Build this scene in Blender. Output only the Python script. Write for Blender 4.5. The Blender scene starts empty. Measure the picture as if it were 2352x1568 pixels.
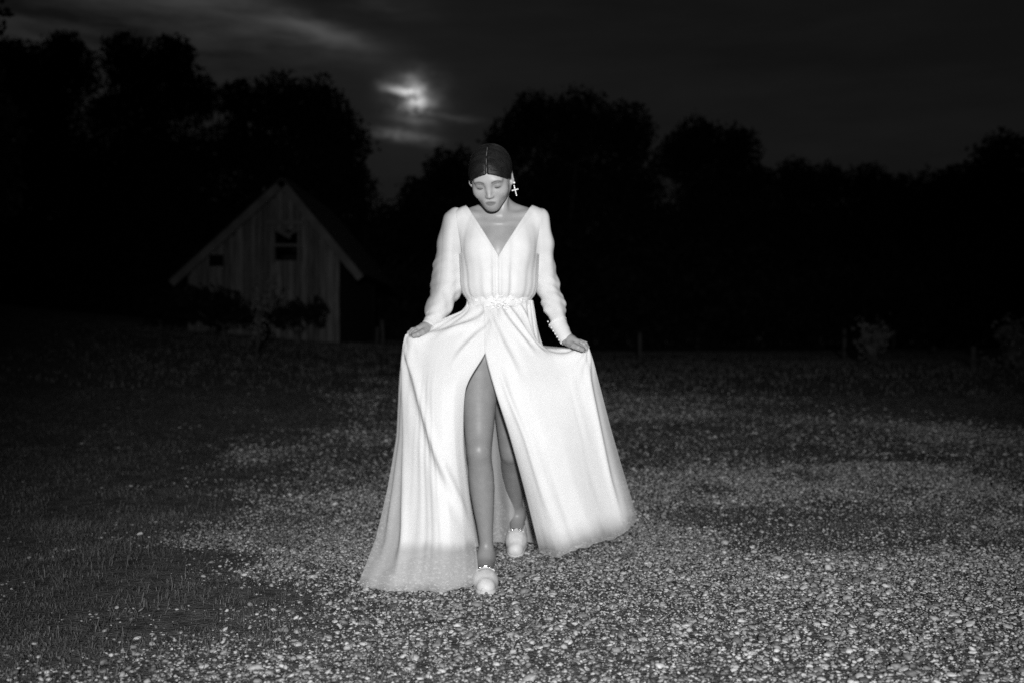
import bpy, bmesh, math, random
import numpy as np
from mathutils import Vector, Matrix

S = bpy.context.scene
COL = S.collection
rng = np.random.default_rng(7)
random.seed(7)

# ------------------------------------------------------------------ camera
F = 2287.0                    # focal length in pixels of a 2352 px wide frame (35 mm lens)
CAMZ = 0.9
cam_d = bpy.data.cameras.new('camera')
cam_d.sensor_width = 36.0
cam_d.lens = 35.0
cam_d.clip_end = 2000.0
cam_d.dof.use_dof = True
cam_d.dof.focus_distance = 3.35
cam_d.dof.aperture_fstop = 2.0
cam = bpy.data.objects.new('camera', cam_d)
COL.objects.link(cam)
cam.location = (0, 0, CAMZ)
cam.rotation_euler = (math.radians(90), 0, 0)
S.camera = cam

def W(px, py, Y):             # a direction in the photograph at a real distance -> place in the world
    return np.array([(px - 1176.0) / F * Y, Y, CAMZ + (784.0 - py) / F * Y])

# ------------------------------------------------------------------ night sky with moon behind cloud
world = bpy.data.worlds.new('World')
S.world = world
world.use_nodes = True
nt = world.node_tree
nt.nodes.clear()
def mth(op, a, b=None, c=None, t=None):
    n = (t or nt).nodes.new('ShaderNodeMath'); n.operation = op
    for i, v in enumerate((a, b, c)):
        if v is None: continue
        if isinstance(v, (int, float)): n.inputs[i].default_value = v
        else: (t or nt).links.new(v, n.inputs[i])
    return n.outputs[0]
tc = nt.nodes.new('ShaderNodeTexCoord')
sep = nt.nodes.new('ShaderNodeSeparateXYZ'); nt.links.new(tc.outputs['Generated'], sep.inputs[0])
az0 = mth('ARCTAN2', sep.outputs[0], sep.outputs[1])
el0 = mth('ARCSINE', sep.outputs[2])
def sky_noise(sx, sz, scale, detail, rough=0.55):
    mp = nt.nodes.new('ShaderNodeMapping'); mp.inputs['Scale'].default_value = (sx, sx, sz)
    nt.links.new(tc.outputs['Generated'], mp.inputs['Vector'])
    n = nt.nodes.new('ShaderNodeTexNoise'); n.inputs['Scale'].default_value = scale
    n.inputs['Detail'].default_value = detail; n.inputs['Roughness'].default_value = rough
    nt.links.new(mp.outputs[0], n.inputs['Vector'])
    return n
wn = sky_noise(1, 2.4, 14, 5)
wn2 = sky_noise(1, 3.0, 30, 3)
az = mth('ADD', az0, mth('MULTIPLY', mth('SUBTRACT', wn.outputs[0], 0.5), 0.030))
el = mth('ADD', el0, mth('MULTIPLY', mth('SUBTRACT', wn2.outputs[0], 0.5), 0.014))
cl = sky_noise(1, 5.5, 4.0, 6, 0.6).outputs[0]
fine = sky_noise(1, 1.6, 26, 6, 0.62).outputs[0]
def lobe(px, py, sx, sy, slope=0.0):
    a = math.atan((px - 1176) / F); e = math.atan((784 - py) / F * math.cos(a))
    dx = mth('SUBTRACT', az, a)
    de = mth('ADD', mth('SUBTRACT', el, e), mth('MULTIPLY', dx, slope))
    q = mth('ADD', mth('POWER', mth('ABSOLUTE', mth('DIVIDE', dx, sx / F)), 2.0),
                   mth('POWER', mth('ABSOLUTE', mth('DIVIDE', de, sy / F)), 2.0))
    return mth('EXPONENT', mth('MULTIPLY', q, -1.0))
SUN_AZ = math.atan((950 - 1176) / F); SUN_EL = math.atan((784 - 220) / F)
skyn = nt.nodes.new('ShaderNodeTexSky'); skyn.sky_type = 'NISHITA'; skyn.sun_disc = False
skyn.sun_elevation = SUN_EL; skyn.sun_rotation = SUN_AZ
bw = nt.nodes.new('ShaderNodeRGBToBW'); nt.links.new(skyn.outputs[0], bw.inputs[0])
contrast = mth('MULTIPLY', mth('MAXIMUM', mth('SUBTRACT', cl, 0.36), 0.0), 3.6)
tot = mth('ADD', 0.0052, mth('MULTIPLY', bw.outputs[0], 0.00008))
tot = mth('ADD', tot, mth('MULTIPLY', contrast, 0.0022))
mid = mth('MULTIPLY', mth('MAXIMUM', mth('SUBTRACT', fine, 0.33), 0.0), 3.2)
for (px, py, sx, sy, sl, amp, nz) in [
        (922, 211, 28, 9, 0.25, 0.80, mid), (946, 222, 16, 26, 0, 1.15, mid), (962, 204, 16, 12, 0, 0.35, mid), (930, 244, 18, 10, 0, 0.25, mid), (964, 240, 17, 10, 0.5, 0.75, mid),
        (945, 221, 22, 14, 0.3, 0.24, None), (950, 224, 50, 44, 0, 0.16, mid), (975, 244, 24, 9, 0, 0.10, mid), (912, 246, 17, 12, 0, 0.05, mid), (968, 200, 20, 9, -0.4, 0.05, mid),
        (952, 281, 40, 8, 0.1, 0.046, None), (925, 312, 58, 11, 0.08, 0.14, mid), (1035, 271, 52, 7, 0.12, 0.020, None),
        (950, 270, 120, 80, 0, 0.006, None),
        (740, 74, 100, 18, 0.22, 0.044, None), (600, 46, 200, 36, 0.2, 0.042, contrast), (880, 2, 85, 26, 0.1, 0.030, contrast),
        (220, 50, 400, 100, 0, 0.030, contrast), (560, 110, 190, 30, 0.05, 0.006, contrast)]:
    l = lobe(px, py, sx, sy, sl)
    v = mth('MULTIPLY', l, amp)
    if nz is not None: v = mth('MULTIPLY', v, nz)
    tot = mth('ADD', tot, v)
bg = nt.nodes.new('ShaderNodeBackground'); bg.inputs['Strength'].default_value = 1.0
comb = nt.nodes.new('ShaderNodeCombineColor')
for i in range(3): nt.links.new(tot, comb.inputs[i])
nt.links.new(comb.outputs[0], bg.inputs['Color'])
wo = nt.nodes.new('ShaderNodeOutputWorld'); nt.links.new(bg.outputs[0], wo.inputs['Surface'])

# moonlight, very weak, from behind the cloud
sd = bpy.data.lights.new('moonlight', 'SUN'); sd.energy = 0.012; sd.angle = math.radians(8)
so = bpy.data.objects.new('moonlight', sd); COL.objects.link(so)
md = Vector((math.sin(SUN_AZ) * math.cos(SUN_EL), math.cos(SUN_AZ) * math.cos(SUN_EL), math.sin(SUN_EL)))
so.rotation_euler = md.to_track_quat('Z', 'Y').to_euler()

# the photographer's lamp, on a stand a few steps behind the camera
fl = bpy.data.lights.new('photo_lamp', 'SPOT'); fl.energy = 2000.0
fl.shadow_soft_size = 0.05; fl.spot_size = math.radians(58); fl.spot_blend = 1.0
fo = bpy.data.objects.new('photo_lamp', fl); COL.objects.link(fo)
fo.location = (0.10, -2.3, 1.65)
aim = Vector(W(1270, 985, 6.0)) - Vector(fo.location)
fo.rotation_euler = aim.to_track_quat('-Z', 'Y').to_euler()

vs = S.view_settings
S.display_settings.display_device = 'sRGB'
vs.view_transform = 'Standard'; vs.look = 'None'; vs.exposure = 0.0; vs.gamma = 1.0
vs.use_curve_mapping = False
S.render.engine = 'CYCLES'
S.cycles.max_bounces = 6
S.cycles.transparent_max_bounces = 16
S.cycles.use_denoising = False

# ------------------------------------------------------------------ helpers
def tag(o, label=None, cat=None, group=None, kind=None):
    if label: o['label'] = label
    if cat: o['category'] = cat
    if group: o['group'] = group
    if kind: o['kind'] = kind
    return o

def empty(name, loc):
    o = bpy.data.objects.new(name, None); COL.objects.link(o)
    o.location = loc; o.empty_display_size = 0.1
    return o

def base_loc(o):
    l = Vector((0, 0, 0))
    while o is not None:
        l += Vector(o.location); o = o.parent
    return l

def mesh_obj(name, verts, faces, mat, parent=None, smooth=True, origin=None):
    """verts in world coordinates; one mesh object, child of parent"""
    me = bpy.data.meshes.new(name)
    verts = np.asarray(verts, dtype=np.float64).reshape(-1, 3)
    off = np.array(base_loc(parent)) if parent is not None else np.zeros(3)
    o3 = np.zeros(3) if origin is None else np.array(origin, dtype=float) - off
    v = verts - off - o3
    if isinstance(faces, np.ndarray):
        k = faces.shape[1]; nf = len(faces)
        me.vertices.add(len(v)); me.vertices.foreach_set('co', v.astype(np.float32).ravel())
        me.loops.add(nf * k); me.loops.foreach_set('vertex_index', faces.astype(np.int32).ravel())
        me.polygons.add(nf)
        me.polygons.foreach_set('loop_start', np.arange(0, nf * k, k, dtype=np.int32))
        try: me.polygons.foreach_set('loop_total', np.full(nf, k, dtype=np.int32))
        except Exception: pass
        me.update(calc_edges=True); me.validate()
    else:
        me.from_pydata([tuple(x) for x in v], [], faces)
        me.update()
    me.polygons.foreach_set('use_smooth', np.full(len(me.polygons), smooth, dtype=bool))
    if mat is not None: me.materials.append(mat)
    o = bpy.data.objects.new(name, me); COL.objects.link(o)
    if parent is not None: o.parent = parent
    o.location = o3
    return o

def add_tint(o, vals, name='tint'):
    a = o.data.attributes.new(name, 'FLOAT', 'POINT')
    a.data.foreach_set('value', np.asarray(vals, dtype=np.float32))

class MB:
    """collects boxes / tubes / lathes, then links them as one mesh"""
    def __init__(s): s.v = []; s.f = []
    def add(s, v, f):
        b = len(s.v); s.v += [tuple(map(float, x)) for x in v]; s.f += [tuple(i + b for i in q) for q in f]
    def box(s, c, ux, uy, uz):
        c, ux, uy, uz = map(lambda a: np.array(a, float), (c, ux, uy, uz))
        v = [c + sx * ux + sy * uy + sz * uz for sz in (-1, 1) for sy in (-1, 1) for sx in (-1, 1)]
        s.add(v, [(0, 2, 3, 1), (4, 5, 7, 6), (0, 1, 5, 4), (2, 6, 7, 3), (0, 4, 6, 2), (1, 3, 7, 5)])
    def abox(s, x0, x1, y0, y1, z0, z1):
        s.box(((x0 + x1) / 2, (y0 + y1) / 2, (z0 + z1) / 2), ((x1 - x0) / 2, 0, 0), (0, (y1 - y0) / 2, 0), (0, 0, (z1 - z0) / 2))
    def tube(s, pts, rad, n=8, cap=True):
        pts = [np.array(p, float) for p in pts]
        v = []; f = []
        for i, p in enumerate(pts):
            t = pts[min(i + 1, len(pts) - 1)] - pts[max(i - 1, 0)]
            t /= np.linalg.norm(t) + 1e-9
            a = np.cross(t, (0, 0, 1.0)) if abs(t[2]) < 0.9 else np.cross(t, (1.0, 0, 0))
            a /= np.linalg.norm(a); b = np.cross(t, a)
            r = rad[i] if hasattr(rad, '__len__') else rad
            for k in range(n):
                th = 2 * math.pi * k / n
                v.append(p + r * (math.cos(th) * a + math.sin(th) * b))
        for i in range(len(pts) - 1):
            for k in range(n):
                k2 = (k + 1) % n
                f.append((i * n + k, i * n + k2, (i + 1) * n + k2, (i + 1) * n + k))
        if cap:
            f.append(tuple(range(n))[::-1]); f.append(tuple((len(pts) - 1) * n + k for k in range(n)))
        s.add(v, f)
    def ball(s, c, r, nu=8, nv=6, sc=(1, 1, 1)):
        v = [(c[0], c[1], c[2] + r * sc[2])]
        for j in range(1, nv):
            ph = math.pi * j / nv
            for k in range(nu):
                th = 2 * math.pi * k / nu
                v.append((c[0] + r * sc[0] * math.sin(ph) * math.cos(th), c[1] + r * sc[1] * math.sin(ph) * math.sin(th), c[2] + r * sc[2] * math.cos(ph)))
        v.append((c[0], c[1], c[2] - r * sc[2]))
        f = [(0, 1 + k, 1 + (k + 1) % nu) for k in range(nu)]
        for j in range(nv - 2):
            for k in range(nu):
                a = 1 + j * nu + k; b = 1 + j * nu + (k + 1) % nu
                f.append((a, a + nu, b + nu, b))
        l = len(v) - 1
        f += [(l, 1 + (nv - 2) * nu + (k + 1) % nu, 1 + (nv - 2) * nu + k) for k in range(nu)]
        s.add(v, f)
    def build(s, name, mat, parent=None, smooth=False, origin=None):
        return mesh_obj(name, s.v, s.f, mat, parent, smooth, origin)

# value noise on numpy arrays
def _h(ix, iy, seed):
    n = (ix.astype(np.int64) * 374761393 + iy.astype(np.int64) * 668265263 + seed * 1442695041) & 0x7fffffff
    n = ((n ^ (n >> 13)) * 1274126177) & 0x7fffffff
    return ((n ^ (n >> 16)) & 0xffff) / 65535.0
def vnoise(x, y, seed=0):
    x = np.asarray(x, float); y = np.asarray(y, float)
    ix = np.floor(x); iy = np.floor(y); fx = x - ix; fy = y - iy
    fx = fx * fx * (3 - 2 * fx); fy = fy * fy * (3 - 2 * fy)
    return ((_h(ix, iy, seed) * (1 - fx) + _h(ix + 1, iy, seed) * fx) * (1 - fy)
            + (_h(ix, iy + 1, seed) * (1 - fx) + _h(ix + 1, iy + 1, seed) * fx) * fy)
def fbm(x, y, seed=0, o=4):
    t = 0; a = 0.5; s = 0
    for i in range(o):
        t = t + a * vnoise(x * 2 ** i, y * 2 ** i, seed + i); s += a; a *= 0.5
    return t / s
def sst(a, b, x):
    t = np.clip((np.asarray(x, float) - a) / (b - a), 0, 1)
    return t * t * (3 - 2 * t)

# ------------------------------------------------------------------ materials (the photograph is monochrome)
def material(name, v=0.5, v2=None, nscale=8.0, rough=0.7, bump=0.0, bscale=40.0, spec=0.3, stretch=None,
             rot=None, opacity=1.0, transl=0.0, tint=False, metal=0.0, sheen=0.0, bdist=0.01, detail=5.0, opac_mul=False):
    m = bpy.data.materials.new(name); m.use_nodes = True
    t = m.node_tree; t.nodes.clear(); L = t.links
    out = t.nodes.new('ShaderNodeOutputMaterial')
    b = t.nodes.new('ShaderNodeBsdfPrincipled')
    b.inputs['Roughness'].default_value = rough
    b.inputs['Specular IOR Level'].default_value = spec
    b.inputs['Metallic'].default_value = metal
    b.inputs['Sheen Weight'].default_value = sheen
    co = t.nodes.new('ShaderNodeTexCoord'); vec = co.outputs['Object']
    if stretch:
        mp = t.nodes.new('ShaderNodeMapping'); mp.inputs['Scale'].default_value = stretch
        if rot:
            rt = t.nodes.new('ShaderNodeMapping'); rt.inputs['Rotation'].default_value = rot
            L.new(vec, rt.inputs[0]); vec = rt.outputs[0]
        L.new(vec, mp.inputs[0]); vec = mp.outputs[0]
    if v2 is None: v2 = v * 0.85
    nz = t.nodes.new('ShaderNodeTexNoise'); nz.inputs['Scale'].default_value = nscale
    nz.inputs['Detail'].default_value = detail; L.new(vec, nz.inputs['Vector'])
    mr = t.nodes.new('ShaderNodeMapRange')
    mr.inputs['From Min'].default_value = 0.3; mr.inputs['From Max'].default_value = 0.7
    mr.inputs['To Min'].default_value = v2; mr.inputs['To Max'].default_value = v
    L.new(nz.outputs[0], mr.inputs['Value'])
    val = mr.outputs[0]
    if tint:
        at = t.nodes.new('ShaderNodeAttribute'); at.attribute_name = 'tint'
        val = mth('MULTIPLY', val, at.outputs['Fac'], t=t)
    cc = t.nodes.new('ShaderNodeCombineColor')
    for i in range(3): L.new(val, cc.inputs[i])
    L.new(cc.outputs[0], b.inputs['Base Color'])
    if bump > 0:
        bn = t.nodes.new('ShaderNodeTexNoise'); bn.inputs['Scale'].default_value = bscale
        bn.inputs['Detail'].default_value = 4; L.new(vec, bn.inputs['Vector'])
        bu = t.nodes.new('ShaderNodeBump'); bu.inputs['Strength'].default_value = bump; bu.inputs['Distance'].default_value = bdist
        L.new(bn.outputs[0], bu.inputs['Height']); L.new(bu.outputs[0], b.inputs['Normal'])
    sh = b.outputs[0]
    if transl > 0:
        tr = t.nodes.new('ShaderNodeBsdfTranslucent'); L.new(cc.outputs[0], tr.inputs['Color'])
        mx = t.nodes.new('ShaderNodeMixShader'); mx.inputs[0].default_value = transl
        L.new(sh, mx.inputs[1]); L.new(tr.outputs[0], mx.inputs[2]); sh = mx.outputs[0]
    if opacity < 1 or opac_mul:
        tp = t.nodes.new('ShaderNodeBsdfTransparent')
        mx = t.nodes.new('ShaderNodeMixShader'); mx.inputs[0].default_value = opacity
        if opac_mul:                                  # opacity factor per point, lowered at edges to imitate motion blur
            dn = t.nodes.new('ShaderNodeAttribute'); dn.attribute_name = 'opac_mul'
            L.new(mth('MULTIPLY', dn.outputs['Fac'], opacity, t=t), mx.inputs[0])
        L.new(tp.outputs[0], mx.inputs[1]); L.new(sh, mx.inputs[2]); sh = mx.outputs[0]
    L.new(sh, out.inputs['Surface'])
    return m

M_SKIN = material('skin', 0.40, 0.35, 30, rough=0.43, bump=0.08, bscale=220, spec=0.36, tint=True, bdist=0.002)
M_HAIR = material('dark_hair', 0.015, 0.006, 6, rough=0.5, bump=0.28, bscale=7, spec=0.25, stretch=(1.5, 60, 8), rot=(math.radians(-33), 0, 0), bdist=0.004)
M_STRAND = material('hair_strand', 0.045, 0.02, 40, rough=0.35, spec=0.45)
M_CHIF = material('white_chiffon', 0.86, 0.82, 25, rough=0.8, bump=0.06, bscale=500, spec=0.1, opacity=0.50, transl=0.10, bdist=0.001, opac_mul=True)
M_SLV = material('white_sleeve_chiffon', 0.86, 0.80, 25, rough=0.8, bump=0.08, bscale=400, spec=0.1, opacity=0.74, transl=0.12, bdist=0.001, opac_mul=True)
M_HEM = material('sheer_hem_chiffon', 0.82, 0.78, 25, rough=0.8, spec=0.1, opacity=0.52, transl=0.25)
M_LIN = material('white_lining', 0.86, 0.82, 12, rough=0.75, bump=0.05, bscale=300, spec=0.12, transl=0.06, bdist=0.001, opac_mul=True)
M_SATIN = material('white_satin', 0.80, 0.74, 20, rough=0.7, bump=0.1, bscale=90, spec=0.12, transl=0.10)
M_BOD = material('white_bodice_chiffon', 0.84, 0.78, 25, rough=0.8, bump=0.08, bscale=400, spec=0.1, opacity=0.86, transl=0.12, bdist=0.001)
M_SHOE = material('pale_leather', 0.66, 0.52, 45, rough=0.5, bump=0.15, bscale=150, spec=0.4, bdist=0.002)
M_SOLE = material('pale_sole', 0.60, 0.45, 40, rough=0.7)
M_METAL = material('polished_metal', 0.75, 0.6, 30, rough=0.18, metal=1.0)
M_PEARL = material('pearl', 0.85, 0.8, 30, rough=0.12, spec=0.7)
M_DARK = material('lash_dark', 0.03, 0.02, 20, rough=0.6)
M_LIPEYE = material('eye_white', 0.5, 0.45, 20, rough=0.15, spec=0.5)
M_STONE = material('gravel_stone', 1.0, 0.62, 90, rough=0.62, bump=0.4, bscale=240, spec=0.35, tint=True, bdist=0.003)
M_GRASS = material('grass_blade', 0.22, 0.10, 3, rough=0.6, spec=0.25, transl=0.3, tint=True)
M_LEAF = material('tree_leaf', 0.05, 0.02, 0.8, rough=0.6, spec=0.2, transl=0.25)
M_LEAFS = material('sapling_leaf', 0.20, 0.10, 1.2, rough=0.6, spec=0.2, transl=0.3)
M_LEAFN = material('evergreen_leaf', 0.020, 0.008, 1.2, rough=0.7, spec=0.1, transl=0.1)
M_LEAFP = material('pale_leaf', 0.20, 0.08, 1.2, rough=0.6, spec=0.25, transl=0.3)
M_BARK = material('bark', 0.12, 0.05, 6, rough=0.9, bump=0.6, bscale=14, stretch=(3, 3, 0.6), bdist=0.03)
M_BARKP = material('pale_bark', 0.075, 0.04, 12, rough=0.85, bump=0.4, bscale=30, bdist=0.01)
M_WOOD = material('weathered_board', 0.20, 0.075, 5, rough=0.9, bump=0.5, bscale=24, stretch=(4, 4, 0.35), tint=True, bdist=0.01)
M_WOODL = material('pale_weathered_timber', 0.15, 0.095, 4, rough=0.85, bump=0.4, bscale=18, bdist=0.01)
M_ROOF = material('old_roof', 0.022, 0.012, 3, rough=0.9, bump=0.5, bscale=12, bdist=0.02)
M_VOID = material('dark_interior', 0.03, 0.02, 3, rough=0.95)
M_GLASS = material('dusty_pane', 0.06, 0.03, 6, rough=0.25, spec=0.4)

# ------------------------------------------------------------------ terrain
def ground_z(x, y):
    x = np.asarray(x, float); y = np.asarray(y, float)
    z = np.interp(y, [-50, 5, 8, 13, 30, 60, 90], [0, 0, 0.10, 0.42, 0.60, 0.68, 0.72])
    lx = np.clip(-x, 0, 26)
    z = z + 0.085 * lx * sst(7, 20, y)
    z = z + 0.05 * (fbm(x * 0.35, y * 0.35, 3, 3) - 0.5) * sst(4, 9, y) * 2
    z = z + 0.014 * (fbm(x * 1.3 + 9, y * 1.3, 5, 3) - 0.5) * 2
    z = z - 6.0 * sst(110, 420, y)
    return z

def gravel_mask(x, y):
    n = fbm(x * 0.9 + 3, y * 0.9, 21, 4) - 0.5
    n2 = fbm(x * 3.1 + 3, y * 3.1, 22, 3) - 0.5
    xl = np.interp(y, [0, 2.6, 3.1, 4.5, 6.5, 10, 14], [-2.0, -1.75, -1.05, -1.20, -1.95, -1.75, -1.2])
    left = np.maximum(sst(-0.55, 0.65, x - xl - 0.1 + 1.6 * n + 0.9 * n2), 0.06 * sst(0.05, 0.2, n2) * sst(-3.5, -1.5, x - xl))
    far = 13.2 - np.clip(x - 0.5, 0, 30) * 1.15
    farm = sst(-1.3, 1.3, far - y + 3.0 * n)
    m = left * farm
    bare = 0.8 * sst(0.12, 0.26, fbm(x * 1.7 + 40, y * 1.7, 31, 3) - 0.52)      # bald soil patches in the gravel
    patch = 0.30 + 0.70 * sst(-0.14, 0.05, fbm(x * 0.8 + 70, y * 0.8, 33, 4) - 0.5)
    return m * (1 - 0.85 * bare) * patch

def near_grass(x, y):
    return 1 - gravel_mask(x, y)

gx = np.concatenate([np.linspace(-160, -14, 36), np.linspace(-13.5, -4.1, 40), np.linspace(-4, 5, 150), np.linspace(5.1, 13.5, 40), np.linspace(14, 160, 36)])
gy = np.concatenate([np.linspace(-30, 1, 20), np.linspace(1.1, 10, 190), np.linspace(10.2, 34, 90), np.linspace(35, 110, 40), np.linspace(120, 700, 30)])
GX, GY = np.meshgrid(gx, gy)
GZ = ground_z(GX, GY)
nx = len(gx); ny = len(gy)
idx = np.arange(nx * ny).reshape(ny, nx)
gf = np.stack([idx[:-1, :-1], idx[:-1, 1:], idx[1:, 1:], idx[1:, :-1]], -1).reshape(-1, 4)
M_GROUND = material('soil_and_turf', 0.15, 0.05, 14, rough=0.95, bump=0.9, bscale=70, spec=0.05, bdist=0.02, tint=True, detail=9)
ground = mesh_obj('ground', np.stack([GX, GY, GZ], -1).reshape(-1, 3), gf, M_GROUND)
gm = gravel_mask(GX, GY)
add_tint(ground, (1.0 + 0.9 * gm * sst(5, 9, GY)).ravel())   # grit between the stones is paler than turf
tag(ground, 'dark uneven turf and soil rising gently towards the trees', kind='structure')

# ------------------------------------------------------------------ gravel (loose stones, uncountable)
def ico(sub):
    bm = bmesh.new(); bmesh.ops.create_icosphere(bm, subdivisions=sub, radius=1.0)
    v = np.array([q.co[:] for q in bm.verts]); f = np.array([[q.index for q in p.verts] for p in bm.faces]); bm.free()
    return v, f
OCT = (np.array([(1, 0, 0), (0, 1, 0), (-1, 0, 0), (0, -1, 0), (0, 0, 1), (0, 0, -1)], float) * 1.15,
       np.array([(0, 1, 4), (1, 2, 4), (2, 3, 4), (3, 0, 4), (1, 0, 5), (2, 1, 5), (3, 2, 5), (0, 3, 5)]))
ICO = {0: OCT, 1: ico(1), 2: ico(2)}

def stones(n, y0, y1, med, sig, lod, keep=lambda x, y: gravel_mask(x, y), pale=0.0):
    y = np.sqrt(rng.uniform(y0 ** 2, y1 ** 2, n))
    x = rng.uniform(-1, 1, n) * (0.525 * y + 0.35)
    f0 = 0.0 if y0 < 3 else 0.28 * y0
    fade = (sst(y0 - 1e-3, y0 + f0, y) if f0 else 1.0) * (1 - 0.999 * sst(y1 - 0.22 * y1, y1, y))
    k = rng.uniform(0, 1, n) < keep(x, y) * fade
    x, y = x[k], y[k]; n = len(x)
    d = np.clip(med * np.exp(sig * rng.standard_normal(n)), 0.004, 0.045)
    v, f = ICO[lod]; nv = len(v)
    sc = np.stack([d * rng.uniform(0.75, 1.25, n), d * rng.uniform(0.6, 1.0, n), d * rng.uniform(0.32, 0.66, n)], -1) * 0.5
    shape = 1 + 0.20 * rng.standard_normal((n, nv)).clip(-1.6, 1.6) * (0.6 if lod == 2 else 1)
    P = v[None] * shape[..., None] * sc[:, None, :]
    a = rng.uniform(0, 2 * math.pi, n); ca, sa = np.cos(a)[:, None], np.sin(a)[:, None]
    tl = rng.normal(0, 0.22, n)[:, None]
    X = P[..., 0] * ca - P[..., 1] * sa; Y = P[..., 0] * sa + P[..., 1] * ca
    Z = P[..., 2] + tl * X
    Z = Z + (ground_z(x, y) + sc[:, 2] * rng.uniform(0.1, 0.9, n))[:, None]
    X = X + x[:, None]; Y = Y + y[:, None]
    t = np.clip(0.27 * np.exp(0.62 * rng.standard_normal(n)), 0.03, 0.58) + pale * 0.7
    return np.stack([X, Y, Z], -1).reshape(-1, 3), (f[None] + (np.arange(n) * nv)[:, None, None]).reshape(-1, 3), np.repeat(t, nv)

parts = [stones(6500, 2.25, 4.8, 0.0180, 0.28, 2), stones(33000, 2.25, 5.2, 0.0125, 0.26, 1), stones(105000, 2.25, 6.0, 0.0078, 0.26, 0),
         stones(90000, 3.4, 7.8, 0.0125, 0.33, 0), stones(72000, 4.6, 10.5, 0.0140, 0.33, 0), stones(62000, 6.0, 15.0, 0.021, 0.35, 0),
         stones(150, 2.3, 9.0, 0.028, 0.22, 2, pale=0.18)]
vv = []; ff = []; tt = []; b0 = 0
for v, f, t in parts:
    vv.append(v); ff.append(f + b0); tt.append(t); b0 += len(v)
gravel = mesh_obj('gravel', np.concatenate(vv), np.concatenate(ff), M_STONE)
add_tint(gravel, np.concatenate(tt))
tag(gravel, 'loose pale and grey gravel spread over the drive', kind='stuff')

# ------------------------------------------------------------------ grass
def blades(x, y, L, w, lean, tint):
    n = len(x)
    a = rng.uniform(0, 2 * math.pi, n)
    dx, dy = np.cos(a), np.sin(a)
    z0 = ground_z(x, y) - 0.004
    b = np.stack([x, y, z0], -1)
    up = np.stack([dx * lean * 0.35, dy * lean * 0.35, np.full(n, 0.62)], -1) * L[:, None]
    tip = np.stack([dx * lean, dy * lean, np.clip(1.0 - 0.55 * lean, 0.15, 1)], -1) * L[:, None]
    s = np.stack([-dy, dx, np.zeros(n)], -1) * w[:, None] * 0.5
    P = np.stack([b - s, b + s, b + up - s * 0.8, b + up + s * 0.8, b + tip], 1)
    i = (np.arange(n) * 5)[:, None]
    f = np.concatenate([i + [0, 1, 3], i + [0, 3, 2], i + [2, 3, 4]])
    return P.reshape(-1, 3), f, np.repeat(tint, 5)

GB = []
def scatter(n, y0, y1, Lm, wm, leanm, side=0.525, mask=near_grass, clump=True):
    y = np.sqrt(rng.uniform(y0 ** 2, y1 ** 2, n)); x = rng.uniform(-1, 1, n) * (side * y + 0.3)
    m = mask(x, y)
    if clump: m = m * (0.25 + 0.75 * sst(0.36, 0.60, fbm(x * 4.5, y * 4.5, 51, 3)))
    k = rng.uniform(0, 1, n) < m
    x, y = x[k], y[k]; n = len(x)
    GB.append(blades(x, y, Lm * rng.uniform(0.5, 1.4, n), wm * rng.uniform(0.6, 1.3, n), np.abs(rng.normal(leanm, 0.3, n)), rng.uniform(0.5, 1.4, n) if y0 < 5 else rng.uniform(0.6, 1.25, n)))
scatter(110000, 2.3, 5.2, 0.022, 0.0020, 1.25)
scatter(95000, 5.0, 11.0, 0.034, 0.0034, 1.1)
scatter(90000, 11.0, 30.0, 0.060, 0.011, 0.7, side=0.56)
scatter(9000, 2.4, 9.0, 0.03, 0.0016, 0.8, mask=lambda x, y: 0.10 + 0 * x, clump=True)
def tuft(px, py, n, r, L):
    Y = CAMZ * F / (py - 784.0); X = (px - 1176) / F * Y
    q = rng.normal(0, r, (n, 2))
    GB.append(blades(X + q[:, 0] * 1.5, Y + q[:, 1] * 2.2, 0.68 * L * rng.uniform(0.4, 1.2, n), np.full(n, 0.0018), np.abs(rng.normal(1.15, 0.4, n)), rng.uniform(0.5, 1.5, n)))
for a in [(905, 1548, 90, 0.035, 0.085), (800, 1500, 25, 0.03, 0.06), (620, 1470, 70, 0.03, 0.07), (300, 1265, 130, 0.06, 0.10),
          (330, 1385, 110, 0.06, 0.09), (150, 1330, 130, 0.07, 0.09), (650, 1245, 110, 0.05, 0.09), (540, 1240, 120, 0.07, 0.08),
          (190, 1465, 70, 0.05, 0.09), (60, 1545, 110, 0.06, 0.08), (420, 1500, 40, 0.04, 0.08), (880, 1425, 40, 0.035, 0.07),
          (1250, 1392, 40, 0.06, 0.03), (1230, 1500, 35, 0.05, 0.035), (200, 1210, 140, 0.09, 0.10), (470, 1180, 90, 0.08, 0.09), (700, 1195, 70, 0.07, 0.08)]:
    tuft(*a)
vv = []; ff = []; tt = []; b0 = 0
for v, f, t in GB:
    vv.append(v); ff.append(f + b0); tt.append(t); b0 += len(v)
grass = mesh_obj('grass', np.concatenate(vv), np.concatenate(ff), M_GRASS, smooth=False)
add_tint(grass, np.concatenate(tt))
tag(grass, 'short rough grass growing round the gravel drive', kind='stuff')

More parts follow.
